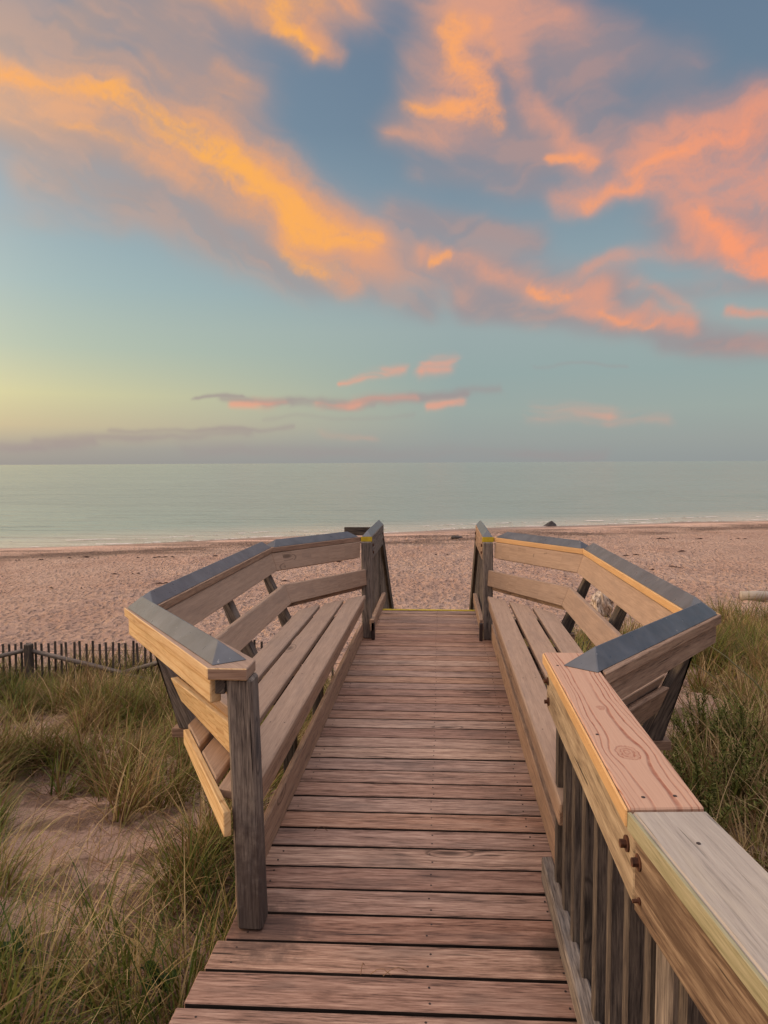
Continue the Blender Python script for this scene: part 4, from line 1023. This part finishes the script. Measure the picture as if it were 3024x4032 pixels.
# ------------------------------------------------------------------ sky
def px_uv(x, y):
    """direction (as tan azimuth / tan elevation about the view axis) of a point of the cloudscape"""
    dx, dy = (x * 1.8228 - 1512), -(y * 1.8228 - 2016)
    c, s = math.cos(ROLL), math.sin(ROLL)
    u = c * dx + s * dy; v = -s * dx + c * dy
    fy = 2796 * math.cos(PITCH) + v * math.sin(PITCH); fz = -2796 * math.sin(PITCH) + v * math.cos(PITCH)
    return u / fy, fz / fy
def build_sky():
    Wd, Ht = 5120, 2560
    def shade(X, Y, Z, detail=True):
        """sky radiance for world directions"""
        c, s_ = math.cos(YAW), math.sin(YAW)
        x = X * c + Y * s_; y = -X * s_ + Y * c; z = Z
        hl = np.sqrt(x * x + y * y); el = z / np.maximum(hl, .02); sa = x / np.maximum(hl, .02)
        def ramp(v, stops):
            p = [q[0] for q in stops]; return np.stack([np.interp(v, p, [q[1][k] for q in stops]) for k in range(3)], -1)
        L = ramp(el, [(0.0, rgb(158, 152, 146)), (0.02, rgb(170, 162, 150)), (0.05, rgb(204, 188, 152)), (0.09, rgb(212, 206, 160)), (0.15, rgb(184, 196, 176)), (0.23, rgb(164, 186, 186)), (0.32, rgb(150, 172, 182)), (0.45, rgb(128, 150, 168)), (0.7, rgb(116, 130, 150)), (1.0, rgb(104, 120, 148))])
        R = ramp(el, [(0.0, rgb(148, 153, 152)), (0.03, rgb(154, 160, 156)), (0.07, rgb(156, 168, 162)), (0.12, rgb(150, 168, 166)), (0.18, rgb(154, 170, 170)), (0.26, rgb(142, 162, 170)), (0.36, rgb(124, 145, 160)), (0.45, rgb(110, 131, 150)), (0.7, rgb(98, 118, 144)), (1.0, rgb(94, 114, 144))])
        def mix(a, b, f): return a + (np.asarray(b)[..., :3] - a) * f[..., None]
        col = mix(L, R, np.clip((sa + 0.48) / 0.58, 0, 1))
        front = sstep(0.12, 0.45, y)
        if detail:
            u = x / np.maximum(y, .06); v = z / np.maximum(y, .06)
            nz = lambda a, b, o, sd: fbm(a, b, o, sd) - .5
            w1 = nz(u * 5, v * 5, 4, 101); w2 = nz(u * 5, v * 5, 4, 131)
            wu = u + .07 * w1; wv = v + .055 * w2
            f1 = nz(u * 18, v * 18, 5, 151); f2 = nz(u * 18, v * 18, 5, 171)
            xu = wu + .055 * f1; xv = wv + .045 * f2
            def strokes(a, b, lst, p=2.2):
                acc = np.ones_like(a)
                for (x0, y0, x1, y1, hw, wg) in lst:
                    q0 = px_uv(x0, y0); q = px_uv(x1, y1); w = hw / 1534
                    dx, dy = q[0] - q0[0], q[1] - q0[1]; L2 = dx * dx + dy * dy
                    t_ = np.clip(((a - q0[0]) * dx + (b - q0[1]) * dy) / L2, 0, 1)
                    d = np.hypot(a - q0[0] - t_ * dx, b - q0[1] - t_ * dy) / w
                    acc = acc * (1 - np.minimum(wg, .97) * np.exp(-(d * d) * p))
                return 1 - acc
            # strands follow the cloud bands (down to the right on the left, up to the right on the right)
            def streak(ang, fx, fy, o, sd, a=xu, b=xv):
                ca, sn = math.cos(ang), math.sin(ang); return nz((a * ca + b * sn) * fx, (-a * sn + b * ca) * fy, o, sd)
            mR = sstep(-0.02, 0.22, u)
            sL = .65 * streak(-0.62, 5, 34, 6, 201) + .6 * streak(-0.50, 12, 80, 5, 205)
            sR = .65 * streak(0.42, 6, 28, 6, 221) + .6 * streak(0.30, 14, 66, 5, 225)
            st = sL * (1 - mR) + sR * mR
            puff = nz(xu * 14, xv * 16, 7, 241); fine = nz(xu * 45, xv * 55, 5, 251) + .8 * nz(xu * 120 + 40 * f1, xv * 150 + 40 * f2, 4, 255)
            tex = 1.15 * st + .75 * puff + .55 * fine
            veil = strokes(wu, wv, VEIL); veil = .5 * sstep(.1, 1.1, veil) + .5 * sstep(.05, 1.05, veil * (1.0 + 1.5 * nz(wu * 7, wv * 9, 5, 261) + .9 * st + .3 * puff))
            body = strokes(.5 * (wu + xu), .5 * (wv + xv), BODY); body = .52 * sstep(.0, 1.15, body) + .48 * sstep(.0, 1.3, body * (1.0 + 1.5 * tex + .5 * st))
            core = strokes(xu, xv, CORE); core = (.45 * sstep(.0, 1.2, core) + .55 * sstep(.0, 1.35, core * (1.0 + 1.9 * tex + .6 * st))) * (.88 + .4 * st + .3 * fine)
            def ramp2(stops): return ramp(u, stops)
            vc = ramp(u, [(-.5, rgb(186, 156, 140)), (0.0, rgb(160, 144, 146)), (.5, rgb(156, 138, 142))])
            vc = mix(vc, ramp(u, [(-.5, rgb(206, 164, 140)), (.5, rgb(186, 144, 138))]), sstep(-.15, .2, puff + st) * .6)
            bc = ramp(u, [(-.5, rgb(232, 172, 128)), (-.1, rgb(236, 164, 114)), (.1, rgb(222, 160, 134)), (.5, rgb(232, 154, 126))])
            cc = ramp(u, [(-.5, rgb(248, 172, 100)), (-.25, rgb(255, 180, 84)), (-.05, rgb(255, 176, 90)), (.15, rgb(255, 168, 106)), (.5, rgb(252, 156, 114))])
            col = mix(col, vc, veil * .80 * front)
            col = mix(col, bc, body * .84 * front)
            col = mix(col, cc, core * .88 * front)
            lu = u + .05 * f1; lv = v + .014 * f2 + .006 * puff
            sn_ = nz(lu * 14, lv * 90, 4, 301)
            g = np.clip(strokes(lu, lv, GREY) * (1 + 1.2 * sn_), 0, 1); pk = np.clip(strokes(lu + .02 * puff, lv + .01 * puff, [(a_, b_, c_, d_, h_ * 1.35, w_) for a_, b_, c_, d_, h_, w_ in PINK], 1.5) * (.8 + 3.0 * sn_ + 1.5 * puff), 0, 1)
            col = mix(col, rgb(160, 144, 144), g * .7 * front)
            col = mix(col, rgb(240, 162, 134), pk * .66 * front)
        oth = sstep(.42, .64, fbm(x * 2.2 + 5, z * 3.6 + y * 1.7, 4, 321)) * (1 - front) * .75
        col = mix(col, rgb(138, 124, 130), oth)
        g = np.array([-1.0, 0.08, 0.14]); g /= np.linalg.norm(g)
        glow = np.maximum(X * g[0] + Y * g[1] + Z * g[2], 0) ** 9
        up = np.clip((z + .02) / .12, 0, 1)
        col = col + (glow * up * GLOW)[..., None] * np.array([1.0, .66, .36])
        col = col + (sstep(.1, -.6, -y) * 0 + (1 - sstep(-.6, .1, y)) * up * BACK)[..., None] * np.array([.66, .50, .45])  # added fill: unseen sky behind the view brightened to light the scene
        col = col + (sstep(.62, .9, z) * ZEN)[..., None] * np.array([.62, .545, .50])  # added fill: overhead sky out of view brightened to light flat surfaces
        return col
    def dirs(ui, vi):
        ph = -(ui - .5) * 2 * np.pi; th = (vi - .5) * np.pi
        U_, V_ = np.meshgrid(ph, th); return np.cos(U_) * np.cos(V_), np.sin(U_) * np.cos(V_), np.sin(V_)
    # coarse everywhere, then the window in front at full resolution
    f = 8
    cu = (np.arange(Wd // f) + .5) / (Wd // f); cv = (np.arange(Ht // f) + .5) / (Ht // f)
    c0 = shade(*dirs(cu, cv))
    img = np.ones((Ht, Wd, 4), np.float32)
    img[..., :3] = np.repeat(np.repeat(c0, f, 0), f, 1)
    u0 = .5 - (math.pi / 2 + YAW) / (2 * math.pi)
    i0 = int((u0 - 50 / 360) * Wd); i1 = int((u0 + 50 / 360) * Wd); j0 = int((.5 - 2 / 180) * Ht); j1 = int((.5 + 50 / 180) * Ht)
    uu = (np.arange(i0, i1) + .5) / Wd; vv = (np.arange(j0, j1) + .5) / Ht
    img[j0:j1, i0:i1, :3] = shade(*dirs(uu, vv))
    im = bpy.data.images.new('sky_radiance', Wd, Ht, alpha=False, float_buffer=True)
    im.colorspace_settings.name = 'Linear Rec.709'
    im.pixels.foreach_set(img.ravel()); im.pack()
    return im
GLOW, BACK, ZEN = 5.6, 0.33, 2.6
VEIL = [(-100, 60, 420, 120, 170, .9), (250, 40, 520, 250, 150, .9), (0, 250, 700, 520, 150, .95), (60, 400, 640, 560, 80, .7), (-50, 480, 250, 500, 50, .3), (540, 260, 600, 330, 50, .5),
    (420, -10, 800, 30, 120, 1.), (960, 10, 900, 250, 70, .7), (1000, -30, 1250, 160, 150, 1.), (1150, 60, 1500, 130, 100, .75), (860, 300, 1250, 330, 70, .75), (900, 380, 1200, 400, 50, .5), (1150, 300, 1700, 260, 130, 1.), (1450, 480, 1700, 520, 130, .9),
    (760, 540, 1300, 610, 90, 1.), (1000, 630, 1480, 700, 60, .95), (850, 470, 1150, 500, 55, .75), (1420, 720, 1750, 740, 60, .95), (600, 540, 900, 640, 55, .75), (1250, 640, 1700, 590, 40, .5)]
BODY = [(-80, 140, 200, 230, 90, 1.0), (180, 210, 460, 330, 90, 1.0), (420, 310, 640, 420, 80, 1.1), (560, 400, 790, 520, 75, 1.1), (-60, 230, 350, 350, 65, .65), (300, 350, 620, 500, 55, .7), (640, 500, 740, 590, 45, .8), (400, -30, 540, 10, 55, .8), (560, 0, 780, 30, 85, .9), (640, 60, 700, 120, 60, .9), (700, 100, 750, 150, 30, .5),
    (340, 150, 520, 230, 60, .45), (500, 170, 570, 230, 40, .45), (1060, 20, 980, 240, 110, 1.05), (1000, 10, 1240, 40, 95, .8), (1100, 60, 1130, 230, 50, .6), (850, 300, 940, 310, 34, .65), (1170, 230, 1260, 340, 50, .75), (1190, 430, 1440, 385, 42, .95), (1380, 350, 1480, 290, 70, 1.05), (1440, 300, 1720, 240, 105, 1.0), (1250, 340, 1420, 330, 60, .5),
    (1480, 370, 1700, 400, 110, .9), (1480, 470, 1720, 560, 75, .95), (1260, 565, 1500, 510, 30, .6), (900, 535, 1010, 560, 36, .75), (1050, 580, 1280, 615, 42, .8), (1240, 640, 1460, 690, 40, .8), (1350, 600, 1450, 650, 22, .5), (1540, 665, 1720, 640, 20, .9), (1560, 730, 1720, 740, 40, .3), (760, 560, 1000, 620, 50, .35)]
CORE = [(-40, 140, 60, 180, 40, .85), (40, 170, 260, 240, 36, .85), (230, 230, 400, 310, 40, .95), (370, 300, 540, 390, 46, 1.2), (510, 380, 660, 470, 50, 1.25), (640, 460, 790, 510, 40, 1.1), (150, 300, 300, 340, 20, .5), (640, 530, 700, 560, 26, .8), (625, 40, 655, 90, 34, 1.3), (650, 95, 700, 135, 26, 1.0), (600, 20, 720, 40, 28, .5),
    (1000, 80, 1020, 220, 52, .95), (900, 240, 1040, 250, 32, .85), (1060, 60, 1100, 180, 30, .5), (1185, 320, 1270, 345, 24, .85), (1380, 370, 1470, 320, 40, .75), (1450, 310, 1640, 270, 44, .6), (1230, 425, 1400, 400, 22, .65), (1520, 470, 1660, 560, 40, .9), (1570, 560, 1660, 570, 24, .6), (920, 540, 975, 550, 15, .9), (1150, 590, 1240, 608, 17, .85), (1290, 650, 1400, 690, 18, .65), (455, -20, 490, 10, 24, .8)]
GREY = [(428, 860, 520, 858, 6, 1.0), (480, 864, 620, 868, 11, 1.0), (560, 872, 760, 866, 12, .9), (700, 868, 1000, 856, 15, .9), (880, 856, 1080, 842, 14, .45), (620, 880, 800, 876, 10, .5), (0, 970, 200, 955, 18, .7), (60, 950, 520, 940, 14, .6), (250, 932, 640, 928, 8, .6), (400, 975, 1300, 985, 24, .4), (1500, 740, 1700, 730, 60, .3), (1150, 790, 1350, 786, 6, .3), (560, 905, 900, 900, 8, .25)]
PINK = [(752, 825, 800, 812, 5, 1.0), (780, 816, 830, 803, 8, 1.2), (820, 804, 862, 797, 9, 1.2), (912, 793, 950, 788, 13, .9), (940, 786, 990, 780, 9, .9), (500, 880, 570, 874, 9, .9), (540, 868, 600, 870, 7, .6), (690, 876, 780, 868, 9, .7), (930, 881, 985, 877, 8, .8), (780, 860, 900, 858, 8, .35), (1150, 886, 1300, 892, 16, .4), (1300, 898, 1450, 902, 12, .25), (700, 940, 800, 950, 8, .2)]
world = bpy.data.worlds.new('World'); scene.world = world; world.use_nodes = True
t = NT(world.node_tree); t.n.clear()
env = t.new('ShaderNodeTexEnvironment'); env.image = build_sky(); env.interpolation = 'Cubic'
bg = t.new('ShaderNodeBackground'); t.l.new(env.outputs[0], bg.inputs['Color']); bg.inputs['Strength'].default_value = 1.0
wo = t.new('ShaderNodeOutputWorld'); t.l.new(bg.outputs[0], wo.inputs[0])
world.cycles.sampling_method = 'MANUAL'; world.cycles.sample_map_resolution = 1024

# ------------------------------------------------------------------ sun (just set, wide soft glow from the left)
sd = bpy.data.lights.new('sun', 'SUN'); sd.energy = 0.9; sd.angle = math.radians(16); sd.color = (1.0, 0.70, 0.38)
so = bpy.data.objects.new('sun', sd); link(so)
so.rotation_euler = Vector((1.0, -0.06, -0.20)).to_track_quat('-Z', 'Y').to_euler()

scene.view_settings.view_transform = 'Standard'; scene.view_settings.look = 'None'
scene.view_settings.exposure = 0.0; scene.view_settings.gamma = 1.0
scene.render.engine = 'CYCLES'
scene.cycles.max_bounces = 6; scene.cycles.transparent_max_bounces = 8
scene.cycles.use_denoising = True
